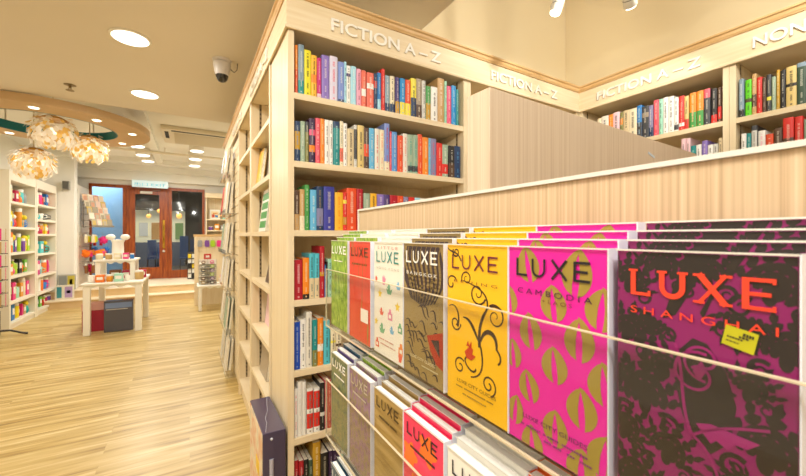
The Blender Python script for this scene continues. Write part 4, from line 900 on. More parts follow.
# ---- spinner rack at the left edge
t = thing('spinner_rack', 'card spinner rack with a curved dark foot at the left edge', 'rack', (-2.20, 6.78, 0)); DKM = mat('#3b3836', .35, .5, 0, .4)
b = MB(); b.tube([(0, 0, .05), (0, 0, 1.5)], .016, DKM); b.lathe([(.05, .04), (.05, .36)], DKM, n=16); b.build('pole', t)
for k in range(4):
    a = .35 + k * PI / 2
    b = MB(); b.tube([(.02 * math.cos(a), .02 * math.sin(a), .1), (.14 * math.cos(a), .14 * math.sin(a), .085), (.25 * math.cos(a), .25 * math.sin(a), .03), (.30 * math.cos(a), .30 * math.sin(a), .014)], .013, DKM); b.build('foot', t)
cc = ['pink', 'cream', 'grey', 'tan', 'mint', 'crimson']
CH = MB()
for k in range(6):
    z = .42 + k * .175
    b = MB()
    for q in range(4):
        a = q * PI / 2 + .3; ca, sa = math.cos(a), math.sin(a)
        def R2(x, y, z_): return (x * ca - y * sa, x * sa + y * ca, z_)
        b.tube([R2(.115, -.07, z), R2(.115, .07, z)], .003, DKM, 6); b.tube([R2(.115, -.07, z), R2(.02, -.02, z)], .003, DKM, 6); b.tube([R2(.115, .07, z), R2(.02, .02, z)], .003, DKM, 6)
    b.build('wire_pocket', t)
for k in range(6):
    z = .42 + k * .175
    for q in range(4):
        a = q * PI / 2 + .3
        col = cc[(k * 3 + q) % 6]
        c = thing('greeting_card', '%s card in the %s pocket tier of the left spinner, %s side' % (col, ORD[6 - k], ['aisle', 'far', 'wall', 'viewer'][q]), 'card', (-2.20 + .095 * math.cos(a), 6.78 + .095 * math.sin(a), z + .005), a, 'cards in the spinner rack')
        b = MB(); b.box(-.002, .004, -.058, .058, 0, .15, mat(GOODS[col], .5)); b.build('card_front', c); b = MB(); b.box(.0042, .005, -.04, .04, .03, .11, mat('#efe6d2', .5)); b.build('picture', c)

# ---- wall speaker, posters at the pillar foot
t = thing('wall_speaker', 'small grey speaker box high on the white pillar', 'speaker', (-2.06, 9.357, 2.25)); b = MB(); b.box(-.05, .05, -.09, -.001, 0, .17, mat('#8d8b80', .5), .005); b.build('cabinet', t); b = MB(); b.box(-.04, .04, -.0925, -.0905, .015, .155, mat('#5f5e58', .7)); b.build('grille', t)
def poster(label, loc, w, h, blocks, bg):
    t = thing('poster_board', label, 'poster', loc, 0, 'poster boards by the pillar')
    b = MB(); b.box(-w / 2, w / 2, 0, .02, .001, h, mat(bg, .5), .002); b.build('board', t)
    for x0, x1, z0, z1, c in blocks:
        b = MB(); b.box(-w / 2 + x0 * w, -w / 2 + x1 * w, -.0025, -.0005, z0 * h, z1 * h, mat(c, .5)); b.build('printed_panel', t)
poster('cream poster board with teal and purple panels on the floor by the pillar', (-2.04, 9.10, .153), .27, .27, [(.1, .36, .12, .88, '#3f8f98'), (.52, .92, .12, .88, '#b59ac8'), (.62, .82, .42, .62, '#2e2638')], '#e9e2cf')
poster('grey and yellow poster board behind the cream one by the pillar', (-2.05, 9.30, .304), .26, .30, [(.06, .5, .1, .92, '#8f948f'), (.54, .94, .1, .92, '#cfc04a'), (.66, .82, .2, .7, '#4b4436')], '#b9b8ac')

# ---- slat wall of cards and hanging toys left of the door
t = thing('slat_panel', 'white slat panel on the left wall beside the shop window', 'wall panel', (-1.952, 10.1, .304)); b = MB()
b.box(-.03, -.008, -.47, .49, 0, 2.1, CASE); z = .02
while z < 2.0: b.box(-.008, 0, -.47, .49, z, z + .085, CASE); z += .1
b.build('board', t)
RK = (-1.775, 9.95); RA = -.58; rn = (math.cos(RA), math.sin(RA)); rt = (-rn[1], rn[0])
tr = thing('card_rack', 'tiered wall rack of greeting cards left of the shop window', 'rack', (RK[0], RK[1], 1.43), RA); WIRE = mat('#a39a88', .4, .5, 0, .5)
cardc = ['#e2c0a0', '#e9e0cc', '#cf9a80', '#dccfb6', '#b9ad98', '#e4c9b8', '#d0b468', '#a89c86']
nm = ['topmost', 'second', 'third', 'fourth', 'lowest']
for k in range(5):
    z = .64 - k * .13; x = .02 + .05 * k
    b = MB(); b.box(-.02, x + .02, -.26, .26, z - .006, z, WIRE); b.box(x + .016, x + .02, -.26, .26, z, z + .03, WIRE); b.build('tier', tr)
    for j in range(4):
        o_ = -.19 + j * .127; xx = x - .006
        c = thing('greeting_card', 'greeting card, %s on the %s tier of the wall card rack' % (place_word(j, 4), nm[k]), 'card', (RK[0] + rn[0] * xx + rt[0] * o_, RK[1] + rn[1] * xx + rt[1] * o_, 1.43 + z + .0008), 0, 'cards on the wall rack')
        c.rotation_euler = (0, -.16, RA)
        b = MB(); b.box(0, .006, -.058, .058, 0, .16, mat(cardc[(k * 3 + j) % 8], .5)); b.build('card_front', c); b = MB(); b.box(.0062, .0068, -.038, .038, .03, .125, mat(cardc[(k * 5 + j * 3 + 2) % 8], .5)); b.build('picture', c)
b = MB(); b.tube([(-.021, .0, .60), (-.166, -.06, .60)], .01, WIRE); b.tube([(-.021, .2, .60), (-.021, .2, .1)], .008, WIRE); b.tube([(-.021, -.2, .60), (-.021, -.2, .1)], .008, WIRE); b.build('wall_arm', tr)
def hook_toy(label, x, y, z, col, r, kind):
    t = thing('plush_toy' if kind == 'ball' else 'toy_pack', label, 'toy', (x, y, z), 0, 'toys hanging on the slat wall')
    m = mat(GOODS[col], .7, .2); b = MB()
    if kind == 'ball':
        R = random.Random(label); b.sphere((0, 0, 0), r * .8, m, 14, 9)
        for i in range(26):
            a, e = R.uniform(0, 2 * PI), R.uniform(-1.3, 1.3); d = Vector((math.cos(a) * math.cos(e), math.sin(a) * math.cos(e), math.sin(e)))
            b.tube([tuple(d * r * .7), tuple(d * r * 1.15)], [r * .2, r * .05], m, 6)
        b.build('body', t)
    else:
        b.box(-.02, .02, -r, r, -r * 1.7, r * 1.1, m, .006); b.build('pack', t)
        b = MB(); b.box(-.012, .012, -r * .9, r * .9, r * 1.12, r * 1.7, mat('#f0eada', .5)); b.build('header_card', t)
    b = MB(); b.tube([((-x - 1.956) if x < -1.8 else -.03, 0, r * 1.75), (0, 0, r * 1.75)], .005, WIRE, 6); b.build('hook', t)
TOYS = [('pack', 'cream', 9.70, 1.30, .05), ('pack', 'yellow', 9.84, 1.30, .05), ('pack', 'lime', 9.98, 1.30, .045), ('ball', 'pink', 10.14, 1.27, .085), ('ball', 'magenta', 10.34, 1.27, .07), ('pack', 'red', 10.48, 1.22, .05),
        ('ball', 'orange', 9.70, .99, .085), ('ball', 'pink', 9.90, .98, .085), ('ball', 'amber', 10.09, .99, .08), ('ball', 'purple', 10.27, .99, .075), ('ball', 'blue', 10.44, 1.04, .07),
        ('pack', 'brown', 9.72, .68, .06), ('ball', 'crimson', 9.92, .68, .08), ('pack', 'black', 10.12, .68, .06), ('pack', 'tan', 10.32, .68, .06)]
for i, (k, c, y, z, r) in enumerate(TOYS):
    row = 0 if i < 6 else (1 if i < 11 else 2); i0 = (0, 6, 11)[row]; n = (6, 5, 4)[row]
    for dep in range(2): hook_toy('%s %s, %s in %s row of slat wall, %s one on hook' % (c, 'ball' if k == 'ball' else 'pack', place_word(i - i0, n), ['top', 'middle', 'bottom'][row], ['rear', 'front'][dep]), -1.84 + (.11 if k == 'pack' else .2) * dep, y, z, c, r, k)

# ---- white display table with a smaller tier on it
TBW = mat('#f4efe3', .4, .4)
def display_table(label, loc, w, d, h, leg, apron, name='display_table'):
    t = thing(name, label, 'table', loc)
    b = MB(); b.box(-w / 2 - .02, w / 2 + .02, -.02, d + .02, h - .03, h, TBW, .006); b.build('tabletop', t)
    for x in (-w / 2, w / 2 - leg):
        for y in (0, d - leg):
            b = MB(); b.box(x, x + leg, y, y + leg, .002, h - .031, TBW, .004); b.build('leg', t)
    def scal(L):
        n = 24; p = [(0, h - .031)]
        for i in range(n + 1):
            s = i / n; p.append((s * L, h - .031 - apron * (.62 + .38 * math.cos(s * 6 * PI)) if .04 < s < .96 else h - .031 - apron * 1.25))
        p.append((L, h - .031)); return p
    for y in (.01, d - .03):
        b = MB(); b.prism([(q[0] - w / 2 + leg, q[1]) for q in scal(w - 2 * leg)], y, y + .02, TBW, 'y'); b.build('apron', t)
    for x in (-w / 2 + .01, w / 2 - .03):
        b = MB(); b.prism([(q[0] + leg, q[1]) for q in scal(d - 2 * leg)], x, x + .02, TBW, 'x'); b.build('apron', t)
    return t
TX, TY, TZ = -.915, 6.32, .71
display_table('white display table with scalloped aprons in the middle of the shop', (TX, TY, 0), .64, 1.06, TZ, .075, .05)
display_table('small white riser table standing on top of the white display table', (TX - .02, TY + .33, TZ + .001), .46, .46, .30, .06, .035, 'riser_table')
GT = 'goods on the white display table'
for x, kind, c, w, h, lb in [(-.25, 'jar', 'white', .085, .10, 'white jar, leftmost in the front row on the white table'), (-.155, 'box', 'orange', .095, .10, 'orange box, second from left in front on the white table'), (-.055, 'jar', 'amber', .075, .10, 'amber candle jar in the middle front of the white table'), (.05, 'box', 'mint', .10, .11, 'mint box, second from right in front on the white table'), (.145, 'jar', 'white', .06, .085, 'small white jar near the right front corner of the white table')]:
    g_item(kind, c, w, h, (TX + x, TY + .12, TZ + .001), lb, GT)
g_item('jar', 'tan', .11, .13, (TX + .265, TY + .30, TZ + .001), 'tan jar right of the riser on the white table', GT)
g_item('box', 'crimson', .10, .12, (TX + .28, TY + .55, TZ + .001), 'dark red box behind the tan jar on the white table', GT)
g_item('box', 'brown', .13, .13, (TX - .05, TY + .56, TZ + .001), 'brown box beneath the small white riser', GT)
g_item('box', 'crimson', .10, .12, (TX + .085, TY + .56, TZ + .001), 'dark red box beneath the small white riser', GT)
RZ = TZ + .302
for x, y, kind, c, w, h, lb in [(-.19, .39, 'jar', 'cream', .085, .085, 'cream candle jar, leftmost on the riser'), (-.085, .39, 'jar', 'tan', .08, .085, 'tan candle jar, second from left on the riser'), (.02, .39, 'box', 'cream', .085, .09, 'cream box, third from left on the riser'), (.115, .39, 'box', 'pink', .07, .09, 'pink box near the right end of the riser'), (.185, .43, 'jar', 'blue', .055, .08, 'small blue jar, rightmost on the riser')]:
    g_item(kind, c, w, h, (TX - .02 + x, TY + y, RZ), lb, GT)
t = thing('porcelain_stand', 'white porcelain stand with two knobs on top of the riser', 'ornament', (TX - .03, TY + .62, RZ))
b = MB(); b.lathe([(.09, .001), (.09, .02), (.075, .04), (.072, .24), (.085, .27), (.085, .285), (.01, .29)], TBW, n=24); b.build('column', t)
for s in (-1, 1): b = MB(); b.sphere((s * .088, 0, .325), .052, TBW, 16, 10, (1.15, 1, .85)); b.build('knob', t)
t = thing('boxed_set', 'dark slate shrink-wrapped box standing under the white display table', 'box', (TX + .05, TY + .10, 0)); SLT = mat('#4a4a58', .22, .5, .6)
b = MB(); b.box(-.165, .165, 0, .12, .002, .44, SLT, .003); b.build('carton', t); b = MB(); b.box(-.15, .15, -.0016, -.0004, .335, .41, mat('#6f85b0', .25, .5, .5)); b.box(-.14, .10, -.002, -.0017, .315, .322, mat('#d8d4cc', .4)); b.build('printed_band', t)
t = thing('gift_carton', 'crimson box with pink lid on the floor behind the left table leg', 'box', (TX - .24, TY + .26, 0)); b = MB(); b.box(-.14, .14, 0, .2, .002, .30, mat('#a8283c', .5), .003); b.build('carton', t); b = MB(); b.box(-.145, .145, -.005, .205, .301, .40, mat('#e0a8a0', .5), .003); b.build('lid', t)

# ---- wooden accessory panel with hooks, small white table and tray rack
t = thing('accessory_panel', 'maple accessory panel with coloured pouches near the right-hand shop window', 'display panel', (.39, 8.02, 0))
b = MB(); b.box(-.315, .33, 0, .05, .002, 1.34, MAPLE); b.build('panel', t); b = MB(); b.box(-.33, .345, -.006, .056, 1.341, 1.385, MAPLE_EDGE); b.build('top_rail', t)
b = MB(); b.box(-.315, -.255, -.03, -.001, .002, 1.34, MAPLE); b.build('post', t)
for i, (c, x) in enumerate([('grey', -.22), ('purple', -.10), ('lime', .0), ('pink', .11), ('black', .22)]):
    q = thing('pouch', '%s pouch hanging, %s in the row on the accessory panel' % (c, place_word(i, 5)), 'pouch', (.39 + x, 7.985, 1.30), 0, 'pouches on the accessory panel')
    b = MB(); rows = []
    for s, ww in ((0, .8), (.3, 1), (.8, 1), (1, .7)): rows.append([(-.04 * ww, -.012, -.03 - .13 * s), (.04 * ww, -.012, -.03 - .13 * s), (.04 * ww, .006, -.03 - .13 * s), (-.04 * ww, .006, -.03 - .13 * s)])
    b.quads(rows, mat(GOODS[c], .6), True, False); b.face(rows[0], mat(GOODS[c], .6)); b.face(list(reversed(rows[-1])), mat(GOODS[c], .6)); b.build('bag', q); b = MB(); b.tube([(0, .0345, .004), (0, -.005, .0), (0, -.004, -.03)], .003, WIRE, 6); b.build('hook', q)
g_item('box', 'white', .1, .07, (.60, 7.95, 1.0), 'small white box on a peg at the accessory panel', None)
b = MB(); b.box(.55, .65, 7.89, 8.018, .985, .9995, MAPLE_H); tag(b.build('peg_shelf'), 'tiny maple shelf on the accessory panel', 'shelf')
display_table('low white table with scalloped apron before the accessory panel', (.385, 7.36, 0), .50, .5, .46, .05, .03, 'low_table')
t = thing('tray_rack', 'clear tray rack of small coloured goods on the low white table', 'rack', (.285, 7.52, .461)); 
b = MB(); b.box(-.145, .145, .072, .085, .001, .46, mat('#e8e2d4', .4)); b.build('back', t)
for x in (-.145, -.004, .137): b = MB(); b.box(x, x + .008, -.06, .0715, .001, .46, ACRYL); b.build('divider', t)
for k in range(6): b = MB(); b.box(-.1365, -.0045, -.06, .0715, .004 + k * .075, .009 + k * .075, mat('#e8e2d4', .4)); b.box(.0045, .1365, -.06, .0715, .004 + k * .075, .009 + k * .075, mat('#e8e2d4', .4)); b.build('tray', t)
b = MB(); b.box(-.06, .06, .07, .08, .462, .56, mat('#c83a34', .5), .002); b.box(-.03, .03, .0675, .0695, .49, .53, mat('#f2ece0', .5)); b.build('header_sign', t)
tc = [['tan', 'brown', 'grey', 'black', 'grey', 'brown'], ['black', 'purple', 'lime', 'purple', 'lime', 'magenta']]
for c in range(2):
    for k in range(6):
        g_item('box', tc[c][k], .058, .052, (.285 + (-.07, .071)[c], 7.515, .461 + .0098 + k * .075), '%s block on the %s tray, %s column of the clear rack' % (tc[c][k], ORD[6 - k] if k < 5 else 'top', ['left', 'right'][c]), 'blocks in the clear tray rack')
t = thing('cup_of_flowers', 'red cup of pale pink tassels beside the clear tray rack', 'cup', (.52, 7.50, .461)); b = MB(); b.lathe([(.035, .001), (.045, .09), (.042, .09), (.03, .02)], mat('#c83a48', .5), n=16); b.build('cup_body', t)
b = MB(); R = random.Random(2)
for i in range(7): a = R.uniform(0, 6.28); b.tube([(0, 0, .05), (.02 * math.cos(a), .02 * math.sin(a), .11), (.045 * math.cos(a), .045 * math.sin(a), .15)], .004, mat('#d8a0a0', .6), 6); b.sphere((.045 * math.cos(a), .045 * math.sin(a), .155), .024, mat('#e8b8b4', .7), 8, 6)
b.build('tassels', t)
# magazine stand on the raised entrance floor
t = thing('magazine_stand', 'narrow stand of white and black leaflets by the right shop window', 'stand', (.04, 10.1, .303)); 
b = MB(); b.box(-.09, .09, .06, .09, .001, .66, mat('#4a4640', .5)); b.build('frame', t)
for k in range(5): b = MB(); b.box(-.085, .085, .02 - .006 * k, .0595, .02 + .12 * k, .03 + .12 * k, mat('#3a3632', .5)); b.build('tray', t)
for k in range(5):
    for j in range(2):
        q = tag(MB().build('leaflet') if False else (lambda b: (b.box(-.034, .034, 0, .006, 0, .10, mat(['#efece2', '#dcd8cc', '#2f2d2b', '#efece2', '#e6c62a'][(k + 2 * j) % 5], .5)), b.build('leaflet', None, (.04 + (-.042, .042)[j], 10.145, .303 + .0305 + .12 * k)))[1])(MB()), '%s leaflet on the %s tray of the leaflet stand' % (['left', 'right'][j], nm[4 - k]), 'leaflet', 'leaflets on the stand')

# small bookcase against the front wall, right of the shop window
t = thing('wall_bookcase', 'small maple bookcase with framed picture right of the shop window', 'bookcase', (.62, 10.25, .303))
for x in (-.27, .25): b = MB(); b.box(x, x + .02, 0, .33, .001, 2.02, MAPLE); b.build('side_panel', t)
b = MB(); b.box(-.2495, .2495, .315, .33, .001, 2.02, MAPLE); b.build('back_panel', t)
b = MB(); b.box(-.29, .29, -.015, .332, 2.021, 2.14, MAPLE_H); b.build('top_fascia', t)
ZW = [1.48, 1.20, .88, .5, .1]
for z in ZW: b = MB(); b.box(-.2495, .2495, .001, .3145, z - .025, z, MAPLE_H); b.build('shelf', t)
t = thing('picture_frame', 'white framed picture with red and blue houses on the small bookcase', 'picture', (.56, 10.42, .303 + 1.481)); t.rotation_euler = (-.08, 0, 0)
b = MB(); b.box(-.12, .12, 0, .015, 0, .25, mat('#f2eee2', .4), .003); b.build('frame', t); b = MB()
b.box(-.085, .085, -.002, -.0005, .04, .21, mat('#e8d4a8', .5)); b.box(-.07, -.01, -.003, -.0021, .05, .13, mat('#c84a34', .5)); b.box(.0, .07, -.003, -.0021, .05, .11, mat('#4a7ab0', .5)); b.box(-.05, .06, -.003, -.0021, .14, .17, mat('#d88a3a', .5)); b.build('picture', t)
for i, (x, z, kd, c, w, h, lb) in enumerate([(.78, 1.48, 'box', 'mint', .1, .12, 'mint box beside the white framed picture'), (.46, 1.20, 'jar', 'purple', .1, .1, 'purple jar on the second shelf of the small bookcase'), (.60, 1.20, 'box', 'amber', .11, .16, 'amber box on the second shelf of the small bookcase'), (.74, 1.20, 'box', 'grey', .1, .13, 'grey box on the second shelf of the small bookcase'), (.48, .88, 'box', 'black', .12, .2, 'black box on the third shelf of the small bookcase'), (.64, .88, 'box', 'white', .12, .2, 'white box on the third shelf of the small bookcase')]):
    g_item(kd, c, w, h, (x, 10.40, .303 + z + .001), lb, 'goods on the small bookcase')

# ================================================================== CEILING THINGS
# round canopy with a hole, small downlights and a teal inner rim
RC = (-1.37, 5.62); TAN = noise_mat('tan_canopy', ['#c8a87c', '#cfb088'], (1, 1, 1), 3, 2, .6); TEAL = mat('#0f6f78', .45)
t = thing('ceiling_canopy', 'round tan ceiling canopy with a teal-lined hole over the chandeliers', 'canopy', (RC[0], RC[1], 2.615))
def ringpts(r, z, n=72): return [(r * math.cos(2 * PI * k / n), r * math.sin(2 * PI * k / n), z) for k in range(n)]
b = MB(); ro, ri = .93, .60
b.quads([ringpts(ri, .075), ringpts(ro, .075), ringpts(ro, 0), ringpts(ri, 0)], TAN, True, False); b.build('ring', t)
b = MB(); b.quads([ringpts(ri - .0005, .1), ringpts(ri - .0005, -.001), ringpts(ri - .012, -.001), ringpts(ri - .012, .1), ringpts(ri - .0005, .1)], TEAL, True, False); b.build('inner_rim', t)
for k in range(4): a = .7 + k * .55; b = MB(); b.tube([(.77 * math.cos(a), .77 * math.sin(a), .075), (.77 * math.cos(a), .77 * math.sin(a), .384)], .008, WHITE, 6); b.build('hanger_rod', t)
LENS = mat('#fff1d6', .4, .2, 0, 0, 12)
dn = []
for i, (px, py) in enumerate([(31, 104), (103, 119), (133, 134), (117, 142), (70, 141), (13, 132)]):
    x, y, _ = on_z(px, py, 2.615); d = Vector((x - RC[0], y - RC[1], 0)).normalized() * .77
    q = thing('downlight', 'small round downlight in the tan canopy, %s' % ['front left', 'front right', 'at its right end', 'back right', 'back centre behind chandeliers', 'back left'][i], 'light', (RC[0] + d.x, RC[1] + d.y, 2.613), 0, 'downlights in the canopy')
    b = MB(); b.lathe([(.045, -.004), (.05, .0015)], WHITE, n=18); b.build('trim_ring', q); b = MB(); b.lathe([(.036, -.006), (.036, -.0042)], LENS, n=18); b.build('lens', q); dn.append((RC[0] + d.x, RC[1] + d.y))
# chandeliers: clusters of capiz shell petals
def shell(h):
    m = mat(h, .3, .5, .3); N, L = nodes(m); p = P(m); tl = N.new('ShaderNodeBsdfTranslucent'); tl.inputs[0].default_value = rgb(h)
    mx = N.new('ShaderNodeMixShader'); mx.inputs[0].default_value = .62; L.new(p.outputs[0], mx.inputs[1]); L.new(tl.outputs[0], mx.inputs[2]); L.new(mx.outputs[0], N['Material Output'].inputs[0]); return m
PET1 = shell('#efe7d6'); PET2 = shell('#e6c06a'); PET3 = shell('#f8f3ea')
def chandelier(label, x, y, z, r, seed):
    R = random.Random(seed); t = thing('chandelier', label, 'chandelier', (x, y, z), 0, 'shell chandeliers')
    b = MB(); b.tube([(0, 0, r * .85), (0, 0, 2.998 - z)], .006, mat('#c8b890', .4), 6); b.lathe([(.05, 2.97 - z), (.05, 2.9985 - z)], mat('#d8c8a0', .3, .5, 0, .6), n=16); b.build('cord', t)
    b = MB(); b.sphere((0, 0, 0), r * .22, mat('#ffe9c4', .4, .2, 0, 0, 6), 14, 9); b.build('bulb', t)
    b = MB(); b.lathe([(r * .42, r * .66), (r * .62, r * .60), (r * .3, r * .78), (r * .05, r * .86)], mat('#b8862e', .3, .5, 0, .7), n=20); b.build('crown', t)
    for lay, (rad, cnt) in enumerate(((1.0, 150), (.76, 80))):
        b = MB()
        for i in range(cnt):
            zz = 1 - 2 * (i + .5) / cnt; zz *= .86; ph = i * 2.39996 + R.uniform(-.2, .2); rr = math.sqrt(max(0, 1 - zz * zz))
            n_ = Vector((rr * math.cos(ph), rr * math.sin(ph), zz)); c = n_ * r * rad * R.uniform(.84, 1.0)
            down = Vector((0, 0, -1)); tan = (down - n_ * down.dot(n_)); tan = tan.normalized() if tan.length > .1 else Vector((1, 0, 0))
            tan = (tan + n_ * R.uniform(.1, .7) + Vector((R.uniform(-.3, .3), R.uniform(-.3, .3), 0))).normalized(); sd = tan.cross(n_).normalized(); nn = sd.cross(tan)
            s = r * R.uniform(.12, .17); m = R.choice([PET1, PET2, PET3, PET3])
            pts = [tuple(c + tan * s * a + sd * s * w + nn * s * q) for a, w, q in ((-1, 0, .1), (-.5, .5, 0), (.2, .72, 0), (.8, .5, .12), (1.05, 0, .2), (.8, -.5, .12), (.2, -.72, 0), (-.5, -.5, 0))]
            b.face(pts, m)
        b.build('shell_petals', t)
chandelier('largest shell chandelier, uppermost of the three under the canopy', -1.33, 5.50, 2.53, .225, 1)
chandelier('shell chandelier nearest the shop door, rightmost of three', -1.10, 5.98, 2.47, .205, 2)
chandelier('lowest shell chandelier, leftmost of the three', -1.58, 5.85, 2.22, .215, 3)

def flush(label, x, y, z, r, st):
    q = thing('downlight', label, 'light', (x, y, z), 0, 'round ceiling downlights')
    b = MB(); b.lathe([(r * .99, -.010), (r * 1.12, -.006), (r * 1.14, -.0008), (r * 1.0, -.0008)], WHITE, n=32, cap=False); b.build('trim_ring', q)
    b = MB(); b.lathe([(r * .98, -.008), (r * .98, -.0015)], mat('#fffaf0', .4, .2, 0, 0, st), n=32); b.build('diffuser', q)
L1 = on_z(130.5, 39, 2.69); L2 = on_z(145, 95, 2.69)
flush('bright round downlight in the low ceiling, nearer of the two', L1[0], L1[1], 2.70, .105, 9); flush('bright round downlight in the low ceiling, farther of the two', L2[0], L2[1], 2.70, .105, 9)
def can(label, px, py):
    x, y, z = on_z(px, py, 2.86); q = thing('can_light', label, 'light', (x, y, 3.0), 0, 'drum lights on the far ceiling')
    b = MB(); b.lathe([(.115, -.128), (.12, -.12), (.12, -.0012)], WHITE, n=24); b.build('drum', q); b = MB(); b.lathe([(.10, -.134), (.10, -.1282)], mat('#fffaf0', .4, .2, 0, 0, 9), n=24); b.build('diffuser', q); return x, y
cans = [can('%s drum light in the %s column before the door' % (['nearest', 'middle', 'farthest'][k], s), px, py) for s, col in (('left', [(137, 147), (143, 156), (148, 162)]), ('right', [(197, 152), (195.5, 160), (194.5, 166.5)])) for k, (px, py) in enumerate(col)]
# sprinkler, security camera, air conditioner
sx, sy, sz = on_z(70, 85, 2.70); t = thing('sprinkler', 'small brass fire sprinkler on the low ceiling', 'sprinkler', (sx, sy, 2.70)); BR2 = mat('#8f7a52', .35, .5, 0, .7)
b = MB(); b.lathe([(.03, -.006), (.045, 0)], BR2, n=16); b.build('escutcheon', t); b = MB(); b.lathe([(.010, -.03), (.010, -.0042)], BR2, n=10); b.lathe([(.03, -.05), (.03, -.047)], BR2, n=14); b.tube([(.008, 0, -.03), (.014, 0, -.04), (.004, 0, -.047)], .003, BR2, 6); b.tube([(-.008, 0, -.03), (-.014, 0, -.04), (-.004, 0, -.047)], .003, BR2, 6); b.build('head', t)
cx, cy = on_y(222, 3.06, 60)[:2]
t = thing('security_camera', 'white dome security camera with black lens under the ceiling beside the sign board', 'camera', (cx, cy, 2.70)); CW = mat('#d9d2cc', .4)
b = MB(); b.lathe([(.050, -.02), (.064, -.012), (.068, -.0003)], CW, n=24); b.build('mount', t)
b = MB(); b.lathe([(.046, -.118), (.050, -.105), (.062, -.035), (.058, -.0202)], CW, n=24); b.build('housing', t)
b = MB(); b.lathe([(.006, -.168), (.026, -.162), (.038, -.145), (.045, -.1185)], mat('#17191d', .1, .6, .5), n=24); b.build('dome_lens', t)
b = MB(); b.tube([(.05, 0, -.05), (.085, 0, -.075), (.105, 0, -.05), (.108, 0, -.001)], .003, DKM, 6); b.build('cable', t)
t = thing('air_conditioner', 'beige ceiling cassette air conditioner above the far aisle', 'air conditioner', (.09, 6.80, 3.0)); ACM = mat('#ece2cc', .45)
b = MB(); b.box(-.46, .46, -.475, .475, -.06, -.001, ACM, .01); b.build('casing', t)
b = MB(); b.box(-.33, .40, -.42, -.37, -.064, -.0605, mat('#2c2926', .6)); b.box(-.42, -.37, -.32, .1, -.064, -.0605, mat('#2c2926', .6)); b.build('air_slot', t)
b = MB()
for i in range(12): y = -.29 + i * .06; b.box(-.30, .40, y, y + .045, -.068, -.0605, mat('#d9cdb2', .5))
b.build('grille', t)
# pipe run and rail
t = tag((lambda b: (b.tube([(-1.9, 8.0, 2.9), (.9, 8.0, 2.9)], .022, ACM, 10), b.build('ceiling_pipe'))[1])(MB()), 'pale pipe running across beneath the far ceiling', 'pipe')
b = MB()
for x in (-1.5, -.4, .6): b.tube([(x, 8.0, 2.925), (x, 8.0, 2.998)], .008, ACM, 6)
b.build('pipe_hanger', t)
# track with two spot heads above the alcove
s1 = on_y(557.5, 1.20, 4); s2 = on_y(629, .92, -4)
t = thing('lighting_track', 'white lighting track on the alcove ceiling', 'track', (0, 0, 0)); dx, dy = s2[0] - s1[0], s2[1] - s1[1]
b = MB(); TZc = 3.598; n0 = Vector((-dy, dx, 0)).normalized() * .017; A_ = Vector((s1[0] - dx, s1[1] - dy, 0)); B_ = Vector((s2[0] + dx * 3, s2[1] + dy * 3, 0))
b.prism([((A_ + n0).x, (A_ + n0).y), ((B_ + n0).x, (B_ + n0).y), ((B_ - n0).x, (B_ - n0).y), ((A_ - n0).x, (A_ - n0).y)], TZc - .03, TZc, WHITE, 'z'); b.build('rail', t)
SPOTW = mat('#fff8ea', .4, .2, 0, 0, 20)
def spot(label, p, aim):
    d = (Vector(aim) - Vector(p)).normalized(); q = thing('spotlight', label, 'light', p, 0, 'white track spotlights')
    rot = d.to_track_quat('-Z', 'Y').to_matrix()
    def tr(b_): b_.v = [tuple(rot @ Vector(v)) for v in b_.v]
    b = MB(); b.lathe([(.028, -.05), (.030, -.045), (.030, .03), (.024, .05), (.006, .055)], WHITE, n=22); b.lathe([(.0312, -.012), (.0312, -.008)], mat('#9a958c', .4), n=22, cap=False); tr(b); b.build('head', q)
    b = MB(); b.lathe([(.024, -.054), (.024, -.0505)], SPOTW, n=20); tr(b); b.build('lamp_face', q)
    b = MB(); b.tube([(0, 0, .055), (0, 0, TZc - .031 - p[2])], .007, WHITE, 8); b.box(-.02, .02, -.02, .02, TZc - .055 - p[2], TZc - .0305 - p[2], WHITE); b.build('stem', q)
    return d
AIM1 = (s1[0] - .5, s1[1] + .15, .8); AIM2 = (XB, 1.1, 2.0)
spot('left white spotlight hanging above the alcove', s1, AIM1); spot('right white spotlight hanging above the alcove', s2, AIM2)

# ================================================================== LIGHT
def lamp(name, kind, loc, power, col=(1, .87, .68), size=.2, aim=None, angle=None, blend=.6, shape='DISK', sy=None):
    l = bpy.data.lights.new(name, kind); l.energy = power; l.color = col
    if kind == 'AREA':
        l.shape = shape; l.size = size
        if sy: l.size_y = sy
    elif kind == 'SPOT': l.spot_size = angle; l.spot_blend = blend; l.shadow_soft_size = size
    else: l.shadow_soft_size = size
    o = bpy.data.objects.new(name, l); C.objects.link(o); o.location = loc
    d = (Vector(aim) - Vector(loc)) if aim else Vector((0, 0, -1)); o.rotation_euler = d.to_track_quat('-Z', 'Y').to_euler()
    return o
WARM = (1, .96, .865); WARM2 = (1, .97, .895)
for i, p in enumerate([(L1[0], L1[1]), (L2[0], L2[1]), (L1[0], 1.9), (L1[0], .75), (L1[0], -.4), (-1.7, 3.05), (-1.7, .75), (-1.7, -.8)]):
    if i > 1: flush('round downlight overhead outside the picture, %s along the low ceiling' % ORD[i], p[0], p[1], 2.70, .105, 9)
    lamp('downlight_beam', 'AREA', (p[0], p[1], 2.685), 30, WARM, .2)
for p in dn: lamp('canopy_beam', 'AREA', (p[0], p[1], 2.60), 11, WARM, .07)
for p in cans: lamp('can_beam', 'AREA', (p[0], p[1], 2.86), 38, WARM2, .2)
for x, y, z in ((-1.33, 5.50, 2.53), (-1.10, 5.98, 2.47), (-1.58, 5.85, 2.22)): lamp('chandelier_glow', 'POINT', (x, y, z), 8, (1, .88, .68), .055)
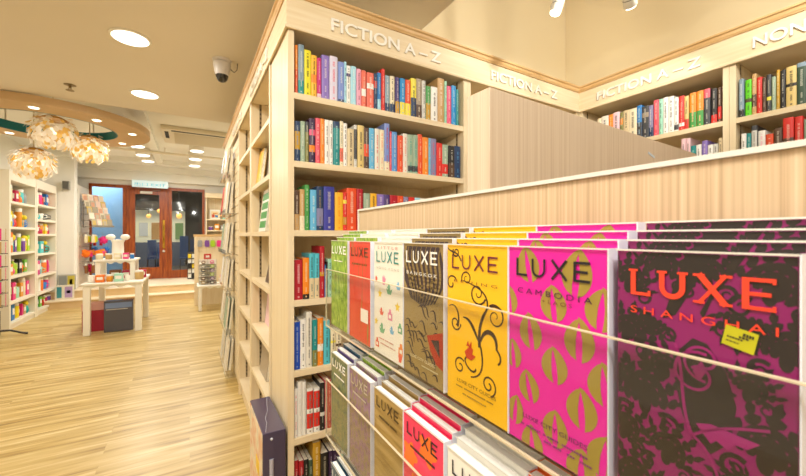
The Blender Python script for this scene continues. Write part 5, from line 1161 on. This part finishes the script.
lamp('track_or_fill_beam', 'SPOT', tuple(Vector(s1) + (Vector(AIM1) - Vector(s1)).normalized() * .065), 35, WARM2, .03, AIM1, 1.3)
lamp('track_or_fill_beam', 'SPOT', tuple(Vector(s2) + (Vector(AIM2) - Vector(s2)).normalized() * .065), 30, WARM2, .03, AIM2, 1.3)
# added fill spots out of frame, brightening alcove walls, cases, rack and partition
for k, (q, aim, pw) in enumerate([((1.62, .35, 2.72), (.9, 1.587, 1.3), 65), ((1.75, .55, 2.74), (2.0, 1.957, 2.75), 130), ((1.55, .1, 2.74), (2.83, .6, 2.8), 130), ((1.9, -.2, 2.72), (2.447, .3, 1.6), 40), ((.2, -.7, 2.62), (.5, 1.587, 1.2), 75), ((-.75, .15, 2.62), (.26, .3, 1.1), 45), ((-.6, -.9, 2.62), (1.3, .7, 1.6), 210)]):
    spot('added white spotlight head over the alcove outside the picture, %s one' % ORD[k + 1], q, aim) if k < 2 else None
    d = (Vector(aim) - Vector(q)).normalized(); lamp('track_or_fill_beam', 'SPOT', tuple(Vector(q) + d * .07), pw, WARM2, .05, aim, 1.9, .8)
lamp('mall_fill', 'AREA', (-.9, 12.9, 3.2), 330, (1, .95, .85), 2.5); lamp('mall_fill', 'AREA', (-2.0, 11.15, 3.25), 90, (1, .97, .92), .5)  # added area fills: one for the hall, one to brighten the blue hoarding
w = bpy.data.worlds.new('shop_world'); bpy.context.scene.world = w; w.use_nodes = True
w.node_tree.nodes['Background'].inputs[0].default_value = (1, .93, .82, 1); w.node_tree.nodes['Background'].inputs[1].default_value = .3

# ================================================================== CAMERA
cam = bpy.data.cameras.new('camera'); co = bpy.data.objects.new('camera', cam); C.objects.link(co)
cam.sensor_width = 36; cam.sensor_fit = 'HORIZONTAL'; cam.lens = FOC / 806 * 36; cam.shift_y = -(238 - HOR) / 806
cam.clip_start = .01; cam.clip_end = 60
co.location = (0, 0, CAM_Z); co.rotation_euler = (PI / 2, 0, -YAW)
cam.dof.use_dof = True; cam.dof.focus_distance = .7; cam.dof.aperture_fstop = 11
sc = bpy.context.scene; sc.camera = co
sc.view_settings.view_transform = 'Standard'; sc.view_settings.look = 'None'; sc.view_settings.exposure = -1.4; sc.view_settings.gamma = 1
sc.view_settings.use_curve_mapping = False
